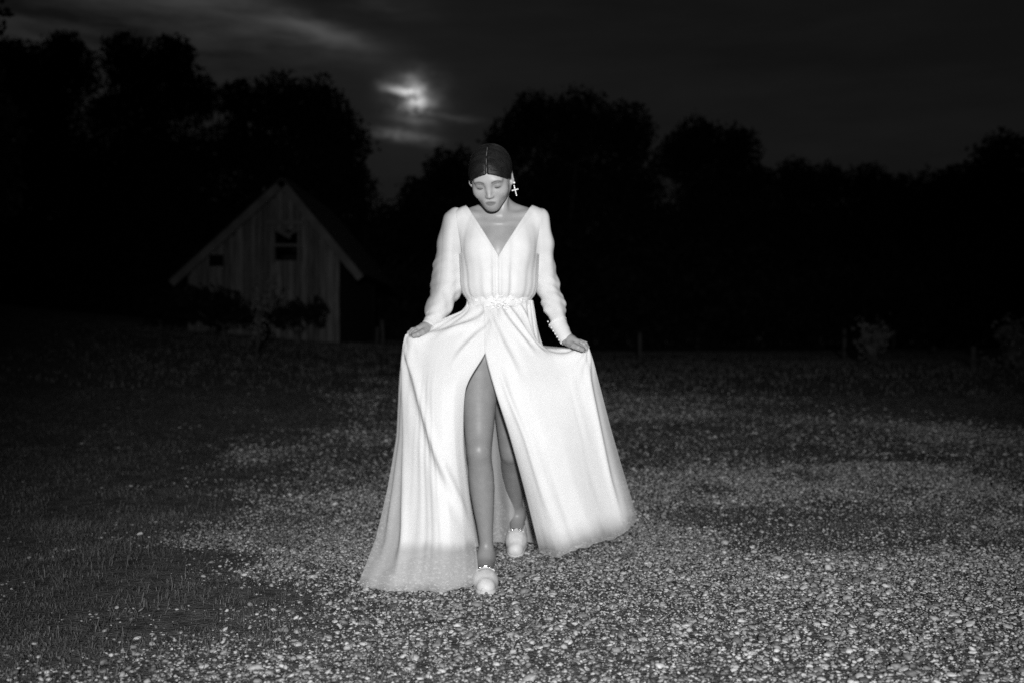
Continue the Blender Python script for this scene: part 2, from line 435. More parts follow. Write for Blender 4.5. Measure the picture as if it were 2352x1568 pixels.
# ------------------------------------------------------------------ trees and shrubs
def leaf_cloud(lobes, leaf, lai, seed, hollow=0.12):
    r_ = np.random.default_rng(seed)
    C = []
    for (c, r) in lobes:
        r = np.array(r, float) * np.ones(3)
        n = int(lai * math.pi * r[0] * r[2] / (leaf * leaf * 0.5))
        d = r_.standard_normal((n, 3)); d /= np.linalg.norm(d, axis=1, keepdims=True)
        rad = (hollow + (1 - hollow) * r_.uniform(0, 1, n) ** 0.6)
        # uneven outline: push sub-clumps in and out
        bump = 1 + 0.26 * (fbm(d[:, 0] * 3 + seed, d[:, 2] * 3 + d[:, 1] * 2, seed, 3) - 0.5) * 2 + 0.05 * r_.standard_normal(n)
        C.append(np.array(c) + d * (rad * bump)[:, None] * r)
    C = np.concatenate(C); n = len(C)
    a = r_.standard_normal((n, 3)); a /= np.linalg.norm(a, axis=1, keepdims=True)
    b = np.cross(a, r_.standard_normal((n, 3))); b /= np.linalg.norm(b, axis=1, keepdims=True)
    s = leaf * r_.uniform(0.6, 1.3, n)[:, None]
    P = np.stack([C - a * s * 0.6, C + b * s * 0.32, C + a * s * 0.6, C - b * s * 0.32], 1)
    return P.reshape(-1, 3), np.arange(n * 4).reshape(-1, 4)

def make_tree(name, cat, label, lobes_px, Y, leaf=0.22, lai=8.0, seed=1, base_px=None, mat=M_LEAF, bark=M_BARK, trunk_r=None, group=None, squash=1.0, limb=True):
    s = Y / F
    lobes = []
    r_ = random.Random(seed)
    if Y > 43 and name == 'broadleaf_tree':       # lower boughs reach down towards the undergrowth
        lo_, hi_ = min(l[0] - l[2] * 0.5 for l in lobes_px), max(l[0] + l[2] * 0.5 for l in lobes_px)
        lobes_px = lobes_px + [(lo_ + (hi_ - lo_) * k, 575 + r_.uniform(-25, 25), 100) for k in (0.0, 0.33, 0.66, 1.0)]
    for (px, py, r) in lobes_px:
        lobes.append((W(px, py, Y + r_.uniform(-0.7, 0.7) * r * s), (r * s, r * s * squash, r * s)))
    if base_px is None: base_px = sum(l[0] for l in lobes_px) / len(lobes_px)
    bx = (base_px - 1176) / F * Y
    bz = float(ground_z(bx, Y))
    root = empty(name, (bx, Y, bz))
    tag(root, label, cat, group)
    top = max(l[0][2] for l in lobes)
    h = top - bz
    tr = trunk_r or max(0.03, 0.022 * h)
    m = MB()
    cx = np.mean([l[0] for l in lobes], axis=0)
    fork = np.array([bx + (cx[0] - bx) * 0.25, Y, bz + h * 0.32])
    p0 = np.array([bx, Y, bz - 0.1])
    m.tube([p0, p0 * 0.6 + fork * 0.4 + [tr * 0.4, 0, 0], fork], [tr * 1.3, tr, tr * 0.8], 9)
    if limb:
        for (c, r) in lobes:
            e = np.array(c) - [0, 0, r[2] * 0.15]
            mid_ = fork * 0.5 + e * 0.5 + [0, 0, -0.08 * h * 0.3]
            m.tube([fork, mid_, e], [tr * 0.55, tr * 0.34, tr * 0.12], 6)
    m.build('trunk', bark, root, True)
    v, f = leaf_cloud(lobes, leaf, lai, seed)
    mesh_obj('crown', v, f, mat, root, False)
    return root

WOOD = 'dark trees along the far edge of the field'
make_tree('broadleaf_tree', 'tree', 'tall dark tree silhouette with ragged top at the far left edge of the field',
    [(60, 190, 95), (150, 165, 78), (152, 112, 42), (25, 135, 48), (100, 320, 125), (20, 430, 110), (170, 440, 110), (70, 240, 80)], 46, seed=11, group=WOOD)
make_tree('broadleaf_tree', 'tree', 'tallest dark tree with twin rounded heads, left behind the shed',
    [(288, 132, 58), (392, 140, 62), (335, 220, 100), (445, 225, 62), (300, 370, 110), (430, 380, 100), (240, 260, 40), (350, 490, 100), (450, 500, 90), (255, 490, 90)], 44, seed=12, group=WOOD)
make_tree('broadleaf_tree', 'tree', 'broad domed dark tree rising directly behind the shed roof',
    [(548, 235, 52), (640, 245, 78), (720, 265, 85), (775, 330, 80), (560, 350, 90), (690, 410, 120), (805, 430, 62), (600, 500, 110), (760, 530, 105)], 48, seed=13, group=WOOD)
make_tree('broadleaf_tree', 'tree', 'low dark tree between the moonlit gap and the head of the woman',
    [(1035, 405, 68), (965, 460, 58), (1010, 530, 90), (1100, 480, 80), (930, 540, 60)], 50, seed=14, group=WOOD)
make_tree('broadleaf_tree', 'tree', 'wide dome shaped dark tree behind the shoulder of the woman, right of the moon',
    [(1225, 282, 70), (1330, 290, 82), (1435, 310, 75), (1165, 335, 62), (1290, 430, 120), (1430, 440, 105), (1180, 500, 100)], 47, seed=15, group=WOOD)
make_tree('broadleaf_tree', 'tree', 'rounded dark tree just right of the wide dome shaped tree',
    [(1605, 328, 62), (1690, 345, 58), (1555, 365, 55), (1640, 450, 105), (1735, 430, 55), (1600, 550, 100)], 50, seed=16, group=WOOD)
make_tree('broadleaf_tree', 'tree', 'lower dark tree at the dip in the right hand tree line',
    [(1825, 425, 62), (1900, 432, 58), (1860, 530, 95), (1790, 520, 70)], 54, seed=17, group=WOOD)
make_tree('broadleaf_tree', 'tree', 'low flat topped dark tree above the small vase shaped sapling',
    [(1990, 432, 58), (2070, 448, 52), (2020, 550, 95)], 54, seed=18, group=WOOD)
make_tree('broadleaf_tree', 'tree', 'dark tree between the flat topped tree and the right hand edge tree',
    [(2150, 445, 58), (2130, 545, 85), (2205, 425, 50), (2190, 530, 80)], 52, seed=19, group=WOOD)
make_tree('broadleaf_tree', 'tree', 'dark tree cut by the right hand edge of the picture',
    [(2310, 380, 80), (2255, 445, 65), (2345, 490, 100), (2270, 560, 90)], 46, seed=20, group=WOOD)

# the nearer tree whose flash lit leaves reach in at the left edge
make_tree('roadside_tree', 'tree', 'near tree at the left edge, its outer leaves caught by the flash',
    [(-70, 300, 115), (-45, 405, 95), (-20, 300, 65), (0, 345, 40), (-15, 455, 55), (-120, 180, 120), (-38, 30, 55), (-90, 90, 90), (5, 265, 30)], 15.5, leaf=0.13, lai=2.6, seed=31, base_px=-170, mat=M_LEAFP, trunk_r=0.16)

HEDGE = 'dark bushes under the trees'
places = ['below the tall tree at the left edge', 'left of the shed, second from the left edge', 'left of the shed, nearest to its low eave', 'showing dark behind the right eave of the shed',
          'between the shed and the woman', 'behind the waist of the woman', 'behind the raised left arm of the woman', 'right of the woman, first of the row',
          'right of the woman, second of the row', 'right of the woman, third of the row', 'behind the vase shaped sapling', 'right of the vase shaped sapling', 'near the right edge post', 'at the right hand edge']
for i, px in enumerate([40, 200, 370, 860, 1000, 1150, 1290, 1440, 1590, 1740, 1890, 2040, 2190, 2330]):
    r_ = random.Random(100 + i)
    top = r_.uniform(-15, 15)
    lb = [(px, 650 + top, 95), (px - 55, 700, 75), (px + 55, 690, 80), (px, 740, 70), (px - 40, 762, 45), (px + 40, 762, 45), (px + 75, 758, 45)]
    make_tree('woodland_bush', 'bush', 'dark leafy bush under the trees, ' + places[i], lb, 40 + r_.uniform(-2, 2), leaf=0.24, lai=5.0, seed=60 + i, group=HEDGE, trunk_r=0.08)
make_tree('woodland_bush', 'bush', 'tall dark bush filling the wood behind the shed', [(560, 640, 90), (660, 650, 90), (610, 720, 90), (740, 680, 90)], 42, leaf=0.24, lai=5.0, seed=90, group=HEDGE, trunk_r=0.08)

# bushes against the shed
make_tree('shed_bush', 'bush', 'dark bush against the left foot of the shed', [(470, 695, 45), (520, 703, 42), (432, 696, 44), (562, 722, 32), (598, 738, 24), (495, 730, 34)], 20.6, mat=M_LEAFN, leaf=0.10, lai=3.2, seed=41, group='bushes at the foot of the shed', trunk_r=0.03)
make_tree('shed_bush', 'bush', 'dark bush against the shed right of the thin sapling', [(680, 718, 34), (722, 716, 36), (648, 728, 28)], 20.4, mat=M_LEAFN, leaf=0.10, lai=3.0, seed=42, group='bushes at the foot of the shed', trunk_r=0.03)
make_tree('shed_bush', 'bush', 'low dark bush under the left eave of the shed', [(385, 706, 40), (350, 716, 36)], 21.0, mat=M_LEAFN, leaf=0.10, lai=3.0, seed=43, group='bushes at the foot of the shed', trunk_r=0.03)

def sapling(name, cat, label, base_px, Y, stems, leaf, n_leaf, seed, mat=M_LEAFS, bark=M_BARKP, r0=0.02):
    """stems: list of pixel polylines starting near the base; leaves follow the stems"""
    bx = (base_px - 1176) / F * Y; bz = float(ground_z(bx, Y)); r_ = np.random.default_rng(seed)
    root = empty(name, (bx, Y, bz)); tag(root, label, cat)
    m = MB(); pts = []
    bpy_ = 784 - (bz - CAMZ) / Y * F
    for st in stems:
        p = [np.array([bx, Y, bz - 0.05])]
        for k, (dx, dy) in enumerate(st):
            q = W(base_px + dx, bpy_ - dy, Y); q[1] += r_.normal(0, 0.06) * (k + 1) * 0.5; p.append(q)
        m.tube(p, list(np.linspace(r0, r0 * 0.2, len(p))), 6)
        for i in range(len(p) - 1):
            for k in range(n_leaf):
                if i == 0 and len(p) > 2: continue
                pts.append(p[i] + (p[i + 1] - p[i]) * r_.uniform(0, 1) + r_.normal(0, 0.075, 3))
    m.build('trunk', bark, root, True)
    C = np.array(pts); n = len(C)
    a = r_.standard_normal((n, 3)); a /= np.linalg.norm(a, axis=1, keepdims=True)
    b = np.cross(a, r_.standard_normal((n, 3))); b /= np.linalg.norm(b, axis=1, keepdims=True)
    s = leaf * r_.uniform(0.6, 1.3, n)[:, None]
    P = np.stack([C - a * s * 0.6, C + b * s * 0.32, C + a * s * 0.6, C - b * s * 0.32], 1).reshape(-1, 3)
    mesh_obj('crown', P, np.arange(n * 4).reshape(-1, 4), mat, root, False)
    return root
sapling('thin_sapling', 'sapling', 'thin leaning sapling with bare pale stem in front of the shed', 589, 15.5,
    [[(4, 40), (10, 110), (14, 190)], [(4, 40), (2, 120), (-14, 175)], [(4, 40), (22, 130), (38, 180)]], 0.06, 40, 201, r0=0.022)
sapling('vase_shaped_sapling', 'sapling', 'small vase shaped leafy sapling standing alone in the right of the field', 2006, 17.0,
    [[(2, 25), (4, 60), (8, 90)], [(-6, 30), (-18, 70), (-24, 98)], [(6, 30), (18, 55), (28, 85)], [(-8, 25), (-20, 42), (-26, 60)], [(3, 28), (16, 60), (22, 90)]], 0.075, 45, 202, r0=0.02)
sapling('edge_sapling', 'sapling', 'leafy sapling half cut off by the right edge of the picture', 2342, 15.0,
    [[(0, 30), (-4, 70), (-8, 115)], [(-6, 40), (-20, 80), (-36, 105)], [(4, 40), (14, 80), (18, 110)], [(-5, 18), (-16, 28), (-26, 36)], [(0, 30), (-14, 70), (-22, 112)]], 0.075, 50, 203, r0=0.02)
sapling('field_weed', 'weed', 'low pale leafy weed beside the right hand post', 2275, 15.5,
    [[(0, 8), (2, 16)], [(3, 8), (12, 15)], [(-3, 8), (-12, 14)]], 0.06, 25, 204, r0=0.008)

# ------------------------------------------------------------------ fence posts
def post(px, Y, h, lean, label):
    bx = (px - 1176) / F * Y; bz = float(ground_z(bx, Y))
    m = MB()
    m.tube([(bx, Y, bz - 0.2), (bx + lean * 0.5, Y, bz + h * 0.5), (bx + lean, Y, bz + h * 0.97), (bx + lean, Y, bz + h)], [0.045, 0.043, 0.041, 0.028], 8)
    o = m.build('fence_post', M_BARKP, None, False, origin=(bx, Y, bz))
    tag(o, label, 'post', 'old posts standing in the field')
post(881, 22.5, 0.62, -0.04, 'leaning grey post just right of the shed')
post(865, 23.5, 0.45, 0.02, 'shorter faint post between the shed and the leaning post')
post(1470, 22.0, 0.62, 0.0, 'faint post right of the woman, nearest to her hand')
post(1940, 21.0, 0.66, 0.0, 'faint upright post left of the vase shaped sapling')
post(2234, 16.0, 0.36, 0.02, 'short pale post in the grass near the right edge')
m = MB(); mbx = (2146 - 1176) / F * 24.0; mbz = float(ground_z(mbx, 24.0))
m.tube([(mbx, 24, mbz - .1), (mbx, 24, mbz + 0.12)], [0.02, 0.02], 6)
m.ball((mbx, 24, mbz + 0.17), 0.075, 10, 7)
tag(m.build('marker_stake', M_BARKP, None, True, origin=(mbx, 24, mbz)), 'tiny round headed stake between the sapling and the short post', 'stake')

# ------------------------------------------------------------------ the shed
SY = 22.0
def SP(px, py): w_ = W(px, py, SY); return w_[0], w_[2]
shed = empty('timber_shed', ((620 - 1176) / F * SY, SY, float(ground_z((620 - 1176) / F * SY, SY))))
tag(shed, 'old gabled timber shed with vertical boards and a dark loft opening', 'shed')
apx, apz = SP(655, 418); lex, lez = SP(404, 646); rex, rez = SP(834, 634)
wlx, _ = SP(432, 700); wrx, _ = SP(781, 700)
floor_z = float(ground_z(-5.0, SY)) - 0.25
def roof_z(x):
    return apz + (lez - apz) * (x - apx) / (lex - apx) if x < apx else apz + (rez - apz) * (x - apx) / (rex - apx)
holes = [(632, 684, 529, 561), (634, 684, 567, 599), (487, 505, 586, 612)]
hw = []
for (a, b, c, d) in holes:
    x0, z1 = SP(a, c); x1, z0 = SP(b, d); hw.append((x0, x1, z0, z1))
brng = random.Random(5)
x = wlx
while x < wrx - 0.03:
    w_ = min(brng.uniform(0.115, 0.17), wrx - x)
    x1 = x + w_ - 0.012
    yf = SY + brng.uniform(-0.018, 0.004)
    zt0, zt1 = roof_z(x) - 0.02, roof_z(x1) - 0.02
    segs = [(floor_z + brng.uniform(0, 0.12), None)]
    cuts = []
    for (hx0, hx1, hz0, hz1) in hw:
        if x1 > hx0 + 0.02 and x < hx1 - 0.02: cuts.append((hz0, hz1))
    cuts.sort(); lo = floor_z + brng.uniform(0, 0.10); spans = []
    for (c0, c1) in cuts: spans.append((lo, c0, c0)); lo = c1
    spans.append((lo, zt0, zt1))
    tint_v = brng.uniform(0.7, 1.25)
    for (za, zb0, zb1) in spans:
        bm_ = MB()
        v = [(x, yf, za), (x1, yf, za), (x1, yf, zb1), (x, yf, zb0), (x, yf + 0.03, za), (x1, yf + 0.03, za), (x1, yf + 0.03, zb1), (x, yf + 0.03, zb0)]
        bm_.add(v, [(0, 1, 2, 3), (5, 4, 7, 6), (4, 0, 3, 7), (1, 5, 6, 2), (3, 2, 6, 7), (4, 5, 1, 0)])
        o = bm_.build('board', M_WOOD, shed); add_tint(o, [tint_v] * 8)
    x += w_
# shell behind the boards: side and rear walls, dark inside
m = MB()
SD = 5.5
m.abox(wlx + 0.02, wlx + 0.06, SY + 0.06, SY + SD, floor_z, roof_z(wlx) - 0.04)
o = m.build('side_wall', M_WOOD, shed); add_tint(o, [0.18] * len(o.data.vertices))  # same wood darkened: shade under the overhang put into the colour
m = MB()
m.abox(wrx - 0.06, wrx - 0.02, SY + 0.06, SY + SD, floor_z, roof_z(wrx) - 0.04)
o = m.build('side_wall', M_WOOD, shed); add_tint(o, [0.18] * len(o.data.vertices))  # shade of this side painted in by the dark tint
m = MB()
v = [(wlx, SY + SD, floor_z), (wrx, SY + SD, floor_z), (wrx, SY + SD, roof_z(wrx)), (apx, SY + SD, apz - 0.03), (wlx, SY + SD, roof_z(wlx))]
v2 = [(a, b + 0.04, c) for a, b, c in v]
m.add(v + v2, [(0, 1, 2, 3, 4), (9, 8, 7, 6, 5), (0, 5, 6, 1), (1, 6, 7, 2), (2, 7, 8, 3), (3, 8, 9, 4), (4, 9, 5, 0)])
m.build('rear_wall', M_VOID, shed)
# roof slopes with thickness, overlapping courses of boards
for (ex, ez) in ((lex, lez), (rex, rez)):
    d = np.array([ex - apx, 0, ez - apz]); ln = np.linalg.norm(d); d /= ln
    nrm = np.array([-d[2], 0, d[0]]); nrm *= np.sign(nrm[2])
    c = np.array([apx, SY + SD / 2 - 0.1, apz]) + d * ln / 2 + nrm * 0.03
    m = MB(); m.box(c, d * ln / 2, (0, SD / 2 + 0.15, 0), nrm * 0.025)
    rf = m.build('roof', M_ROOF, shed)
    nc = 14
    for k in range(nc):
        t0 = ln * k / nc; mc = np.array([apx, SY + SD / 2 - 0.1, apz]) + d * (t0 + ln / nc / 2) + nrm * (0.068 + 0.008)
        cb = MB(); tl_ = d * math.cos(0.05) - nrm * math.sin(-0.03)
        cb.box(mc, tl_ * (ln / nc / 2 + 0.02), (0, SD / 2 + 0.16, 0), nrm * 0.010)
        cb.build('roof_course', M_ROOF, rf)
    # pale barge board along the gable edge
    m = MB(); cb = np.array([apx, SY - 0.30, apz]) + d * (ln / 2 + 0.02) - nrm * 0.055
    m.box(cb, d * (ln / 2 + 0.03), (0, 0.018, 0), nrm * 0.085)
    m.build('barge_board', M_WOODL, shed)
    # purlin ends under the overhang
    for t_ in (0.12, 0.5, 0.9):
        m = MB(); pc = np.array([apx, SY - 0.12, apz]) + d * ln * t_ - nrm * 0.06
        m.box(pc, d * 0.04, (0, 0.15, 0), nrm * 0.05); m.build('purlin', M_WOODL, shed)
# loft opening frame
def bar(name, a, b, c, d_, mat=M_WOODL, y=-0.055, th=0.025):
    x0, z1 = SP(a, c); x1, z0 = SP(b, d_)
    m = MB(); m.abox(x0, x1, SY + y - th, SY + y + th, z0, z1); return m.build(name, mat, shed)
bar('lintel', 612, 699, 507, 517)
bar('jamb', 625, 632, 518, 603)
bar('jamb', 685, 691, 518, 603)
bar('transom', 632, 685, 561, 567)
m = MB(); x0, z0 = SP(637, 527); x1, z1 = SP(668, 545)
m.box(((x0 + x1) / 2, SY - 0.02, (z0 + z1) / 2), ((x1 - x0) / 2, 0, (z1 - z0) / 2), (0, 0.012, 0), (0.02, 0, 0.05)); m.build('broken_slat', M_WOODL, shed)
m = MB(); x0, z0 = SP(684, 530); x1, z1 = SP(655, 543)
m.box(((x0 + x1) / 2, SY - 0.05, (z0 + z1) / 2), ((x1 - x0) / 2, 0, (z1 - z0) / 2), (0, 0.012, 0), (0.02, 0, 0.04)); m.build('broken_slat', M_WOODL, shed)
# corner brace at the left eave, bracket at the loft
bar('brace', 430, 437, 658, 676, y=-0.10)
bar('batten', 606, 611, 432, 470, y=-0.07)
bar('batten', 588, 594, 480, 520, y=-0.07)

# ------------------------------------------------------------------ the woman: signed-distance modelling
def smin(a, b, k):
    h = np.clip(0.5 + 0.5 * (b - a) / k, 0, 1)
    return b * (1 - h) + a * h - k * h * (1 - h)
def smax(a, b, k): return -smin(-a, -b, k)
def cone(P, a, b, r1, r2):
    a = np.asarray(a, np.float32); ab = np.asarray(b, np.float32) - a
    t = np.clip(((P - a) @ ab) / (ab @ ab), 0, 1)
    return np.linalg.norm(P - a - t[:, None] * ab, axis=1) - (r1 + (r2 - r1) * t)
def ell(P, c, r, R=None):
    q = P - np.asarray(c, np.float32)
    if R is not None: q = q @ R            # into the ellipsoid's own axes
    r = np.asarray(r, np.float32)
    k0 = np.linalg.norm(q / r, axis=1); k1 = np.linalg.norm(q / (r * r), axis=1) + 1e-9
    return k0 * (k0 - 1) / k1
def rotx(a): c, s = math.cos(a), math.sin(a); return np.array([[1, 0, 0], [0, c, -s], [0, s, c]])
def roty(a): c, s = math.cos(a), math.sin(a); return np.array([[c, 0, s], [0, 1, 0], [-s, 0, c]])
def rotz(a): c, s = math.cos(a), math.sin(a); return np.array([[c, -s, 0], [s, c, 0], [0, 0, 1]])

def surface(f, lo, hi, h):
    """surface nets over the box lo..hi"""
    lo = np.array(lo, float); n = np.ceil((np.array(hi) - lo) / h).astype(int) + 1
    ax = [lo[i] + h * np.arange(n[i]) for i in range(3)]
    G = np.empty(n, np.float32)
    YZ = np.stack(np.meshgrid(ax[1], ax[2], indexing='ij'), -1).reshape(-1, 2).astype(np.float32)
    step = max(1, int(400000 / len(YZ)))
    for i in range(0, n[0], step):
        xs = ax[0][i:i + step]
        P = np.empty((len(xs), len(YZ), 3), np.float32); P[..., 0] = xs[:, None]; P[..., 1:] = YZ[None]
        G[i:i + step] = f(P.reshape(-1, 3)).reshape(len(xs), n[1], n[2])
    s = G < 0
    cnt = sum(s[a:n[0] - 1 + a, b:n[1] - 1 + b, c:n[2] - 1 + c].astype(np.int8) for a in (0, 1) for b in (0, 1) for c in (0, 1))
    act = (cnt > 0) & (cnt < 8)
    I = np.argwhere(act)
    ids = -np.ones(act.shape, np.int64); ids[act] = np.arange(len(I))
    cor = {}
    for a in (0, 1):
        for b in (0, 1):
            for c in (0, 1): cor[(a, b, c)] = G[I[:, 0] + a, I[:, 1] + b, I[:, 2] + c]
    acc = np.zeros((len(I), 3)); num = np.zeros(len(I))
    for k1 in cor:
        for axis in range(3):
            if k1[axis]: continue
            k2 = list(k1); k2[axis] = 1; k2 = tuple(k2)
            v1, v2 = cor[k1], cor[k2]; m = (v1 < 0) != (v2 < 0)
            t = np.where(m, v1 / np.where(m, v1 - v2, 1), 0)
            p = np.tile(np.array(k1, float), (len(I), 1)); p[:, axis] = t
            acc += p * m[:, None]; num += m
    V = lo + h * (I + acc / num[:, None])
    Fs = []
    for axis in range(3):
        u, w = [(1, 2), (2, 0), (0, 1)][axis]
        sl1 = [slice(None)] * 3; sl2 = [slice(None)] * 3
        sl1[axis] = slice(0, -1); sl2[axis] = slice(1, None)
        d = s[tuple(sl1)] != s[tuple(sl2)]
        E = np.argwhere(d)
        E = E[(E[:, u] > 0) & (E[:, w] > 0) & (E[:, u] < n[u] - 1) & (E[:, w] < n[w] - 1)]
        def cell(du, dw):
            q = E.copy(); q[:, u] += du; q[:, w] += dw; return ids[q[:, 0], q[:, 1], q[:, 2]]
        Q = np.stack([cell(-1, -1), cell(0, -1), cell(0, 0), cell(-1, 0)], -1)
        flip = ~s[tuple(E.T)]
        Q[flip] = Q[flip][:, ::-1]
        Fs.append(Q)
    Fs = np.concatenate(Fs); Fs = Fs[(Fs >= 0).all(1)]
    return V, Fs

def relax(V, Fq, it=2, lam=0.5):
    for _ in range(it):
        A = np.zeros_like(V); N = np.zeros(len(V))
        for i in range(4):
            a, b = Fq[:, i], Fq[:, (i + 1) % 4]
            np.add.at(A, a, V[b]); np.add.at(N, a, 1)
        k = N > 0
        V[k] = V[k] * (1 - lam) + lam * A[k] / N[k][:, None]
    return V

CX, YB = -0.050, 3.85
PB = (CX, 3.80, 0.0)
woman = empty('person', PB)
tag(woman, 'woman in long white gown walking on gravel, head bowed, lifting her skirt', 'person')

# head frame: x to the picture's right, y back, z up, bowed forward and turned a little
HC = np.array([-0.079, 3.735, 1.516])
HR = rotz(math.radians(-8)) @ roty(math.radians(-3)) @ rotx(math.radians(35))
def head_world(p): return HC + HR @ np.asarray(p, float)

def sym(f): return np.minimum(f(1), f(-1))
def cranium(q):
    d = ell(q, (0, 0.020, 0.030), (0.0735, 0.094, 0.079))
    d = smin(d, ell(q, (0, -0.022, 0.012), (0.066, 0.068, 0.068)), 0.03)
    return d
def face(q):
    d = cranium(q)
    d = smin(d, ell(q, (0, -0.026, -0.036), (0.0565, 0.060, 0.060)), 0.03)
    d = smin(d, ell(q, (0, -0.064, -0.087), (0.015, 0.017, 0.014)), 0.034)              # chin
    for s in (-1, 1):
        d = smin(d, cone(q, (s * 0.054, 0.0, -0.048), (s * 0.012, -0.064, -0.086), 0.013, 0.010), 0.035)   # jaw line
        d = smin(d, ell(q, (s * 0.042, -0.055, -0.030), (0.018, 0.018, 0.018)), 0.030)   # cheek bones
        d = smin(d, ell(q, (s * 0.028, -0.077, 0.020), (0.023, 0.010, 0.008)), 0.018)    # brow
        d = smax(d, -ell(q, (s * 0.031, -0.094, 0.001), (0.017, 0.014, 0.0125)), 0.012)  # eye sockets
        d = smin(d, ell(q, (s * 0.031, -0.0735, -0.001), (0.0155, 0.0130, 0.0110)), 0.005)  # lids over the eyes
    d = smin(d, cone(q, (0, -0.082, 0.012), (0, -0.100, -0.032), 0.0064, 0.0080), 0.012)   # nose
    for s in (-1, 1):
        d = smin(d, ell(q, (s * 0.0095, -0.092, -0.035), (0.0058, 0.0085, 0.0055)), 0.007)
        d = smax(d, -ell(q, (s * 0.0055, -0.098, -0.0425), (0.0030, 0.0045, 0.0032)), 0.003)
    d = smin(d, ell(q, (0, -0.077, -0.062), (0.026, 0.012, 0.019)), 0.018)               # muzzle
    d = smin(d, ell(q, (0, -0.0860, -0.0590), (0.019, 0.0070, 0.0046)), 0.005)           # lips
    d = smin(d, ell(q, (0, -0.0845, -0.0682), (0.016, 0.0080, 0.0058)), 0.005)
    d = smax(d, -ell(q, (0, -0.0955, -0.0634), (0.019, 0.0050, 0.0011)), 0.0025)
    for s in (-1, 1):                                                                   # ears
        Re = rotz(s * 0.45) @ rotx(-0.2)
        e = ell(q, (s * 0.0775, 0.010, -0.004), (0.0065, 0.0175, 0.030), Re)
        e = smin(e, ell(q, (s * 0.0745, 0.004, -0.030), (0.006, 0.008, 0.009)), 0.008)
        e = smax(e, -ell(q, (s * 0.0870, 0.002, 0.002), (0.005, 0.009, 0.016), Re), 0.004)
        d = smin(d, e, 0.006)
    return d

def torso(P, arms=True):
    d = ell(P, (CX, YB, 1.055), (0.116, 0.082, 0.13))
    d = smin(d, ell(P, (CX, YB + 0.005, 0.93), (0.160, 0.112, 0.115)), 0.06)
    d = smin(d, ell(P, (CX, YB, 1.225), (0.132, 0.098, 0.155)), 0.06)
    for s in (-1, 1):
        d = smin(d, ell(P, (CX + s * 0.066, YB - 0.072, 1.245), (0.052, 0.045, 0.052)), 0.045)
        d = smin(d, cone(P, (CX + s * 0.02, YB + 0.02, 1.395), (CX + s * 0.148, YB + 0.015, 1.362), 0.052, 0.043), 0.05)
        d = smin(d, cone(P, (CX + s * 0.015, YB - 0.058, 1.372), (CX + s * 0.125, YB - 0.02, 1.385), 0.010, 0.013), 0.028)  # collar bones
    return d
def neck(P):
    a = (CX - 0.003, YB + 0.015, 1.37); b = head_world((0, 0.035, -0.05))
    d = cone(P, a, b, 0.054, 0.047)
    for s in (-1, 1):
        d = smin(d, cone(P, (CX + s * 0.012, YB - 0.055, 1.382), head_world((s * 0.058, 0.025, -0.045)), 0.009, 0.012), 0.02)
    return d
def upper(P):
    d = smin(torso(P), neck(P), 0.035)
    q = (P - HC.astype(np.float32)) @ HR.astype(np.float32)
    return smin(d, face(q), 0.012)

# limbs
ARM_R = dict(sh=W(1240, 507, 3.865), el=W(1251, 645, 3.885), wr=W(1303, 779, 3.775))
ARM_L = dict(sh=W(1040, 510, 3.865), el=W(1028, 652, 3.885), wr=W(984, 750, 3.775))
LEG_F = dict(hip=np.array([CX - 0.078, 3.85, 0.86]), kn=W(1100, 1035, 3.70), an=np.array([-0.0930, 3.745, 0.095]))
LEG_B = dict(hip=np.array([CX + 0.040, 3.87, 0.86]), kn=W(1174, 1038, 4.02), an=W(1188, 1186, 4.285))
def arm(P, A):
    d = cone(P, A['sh'], A['el'], 0.038, 0.030)
    d = smin(d, cone(P, A['el'], A['el'] * 0.6 + A['wr'] * 0.4, 0.027, 0.0245), 0.02)
    return smin(d, cone(P, A['el'] * 0.6 + A['wr'] * 0.4, A['wr'], 0.0245, 0.0205), 0.02)
def leg(P, Lg, back=0.018, kr=0.047):
    h, k, a = Lg['hip'], Lg['kn'], Lg['an']
    t = (a - k) / np.linalg.norm(a - k); bk = np.cross(t, (1.0, 0, 0)); bk *= np.sign(bk[1])
    st = []
    for u, r in ((0, 0.082), (0.25, 0.076), (0.5, 0.067), (0.75, 0.057), (0.92, 0.050), (1.0, kr)): st.append((h + (k - h) * u, r))
    for u, r, b in ((0.10, 0.045, 0.004), (0.22, 0.048, 0.014), (0.36, 0.0475, 0.017), (0.52, 0.041, 0.013), (0.70, 0.032, 0.006), (0.86, 0.0265, 0.001), (1.0, 0.0265, 0.0)):
        st.append((k + (a - k) * u + bk * b, r))
    d = None
    for i in range(len(st) - 1):
        c = cone(P, st[i][0], st[i + 1][0], st[i][1], st[i + 1][1])
        d = c if d is None else np.minimum(d, c)
    d = smin(d, ell(P, k + np.array([0, -0.016, 0.004]), (0.026, 0.030, 0.036)), 0.03)        # knee cap
    for s in (-1, 1): d = smin(d, ell(P, a + np.array([s * 0.021, 0.004, 0.004]), (0.009, 0.011, 0.012)), 0.015)
    return d
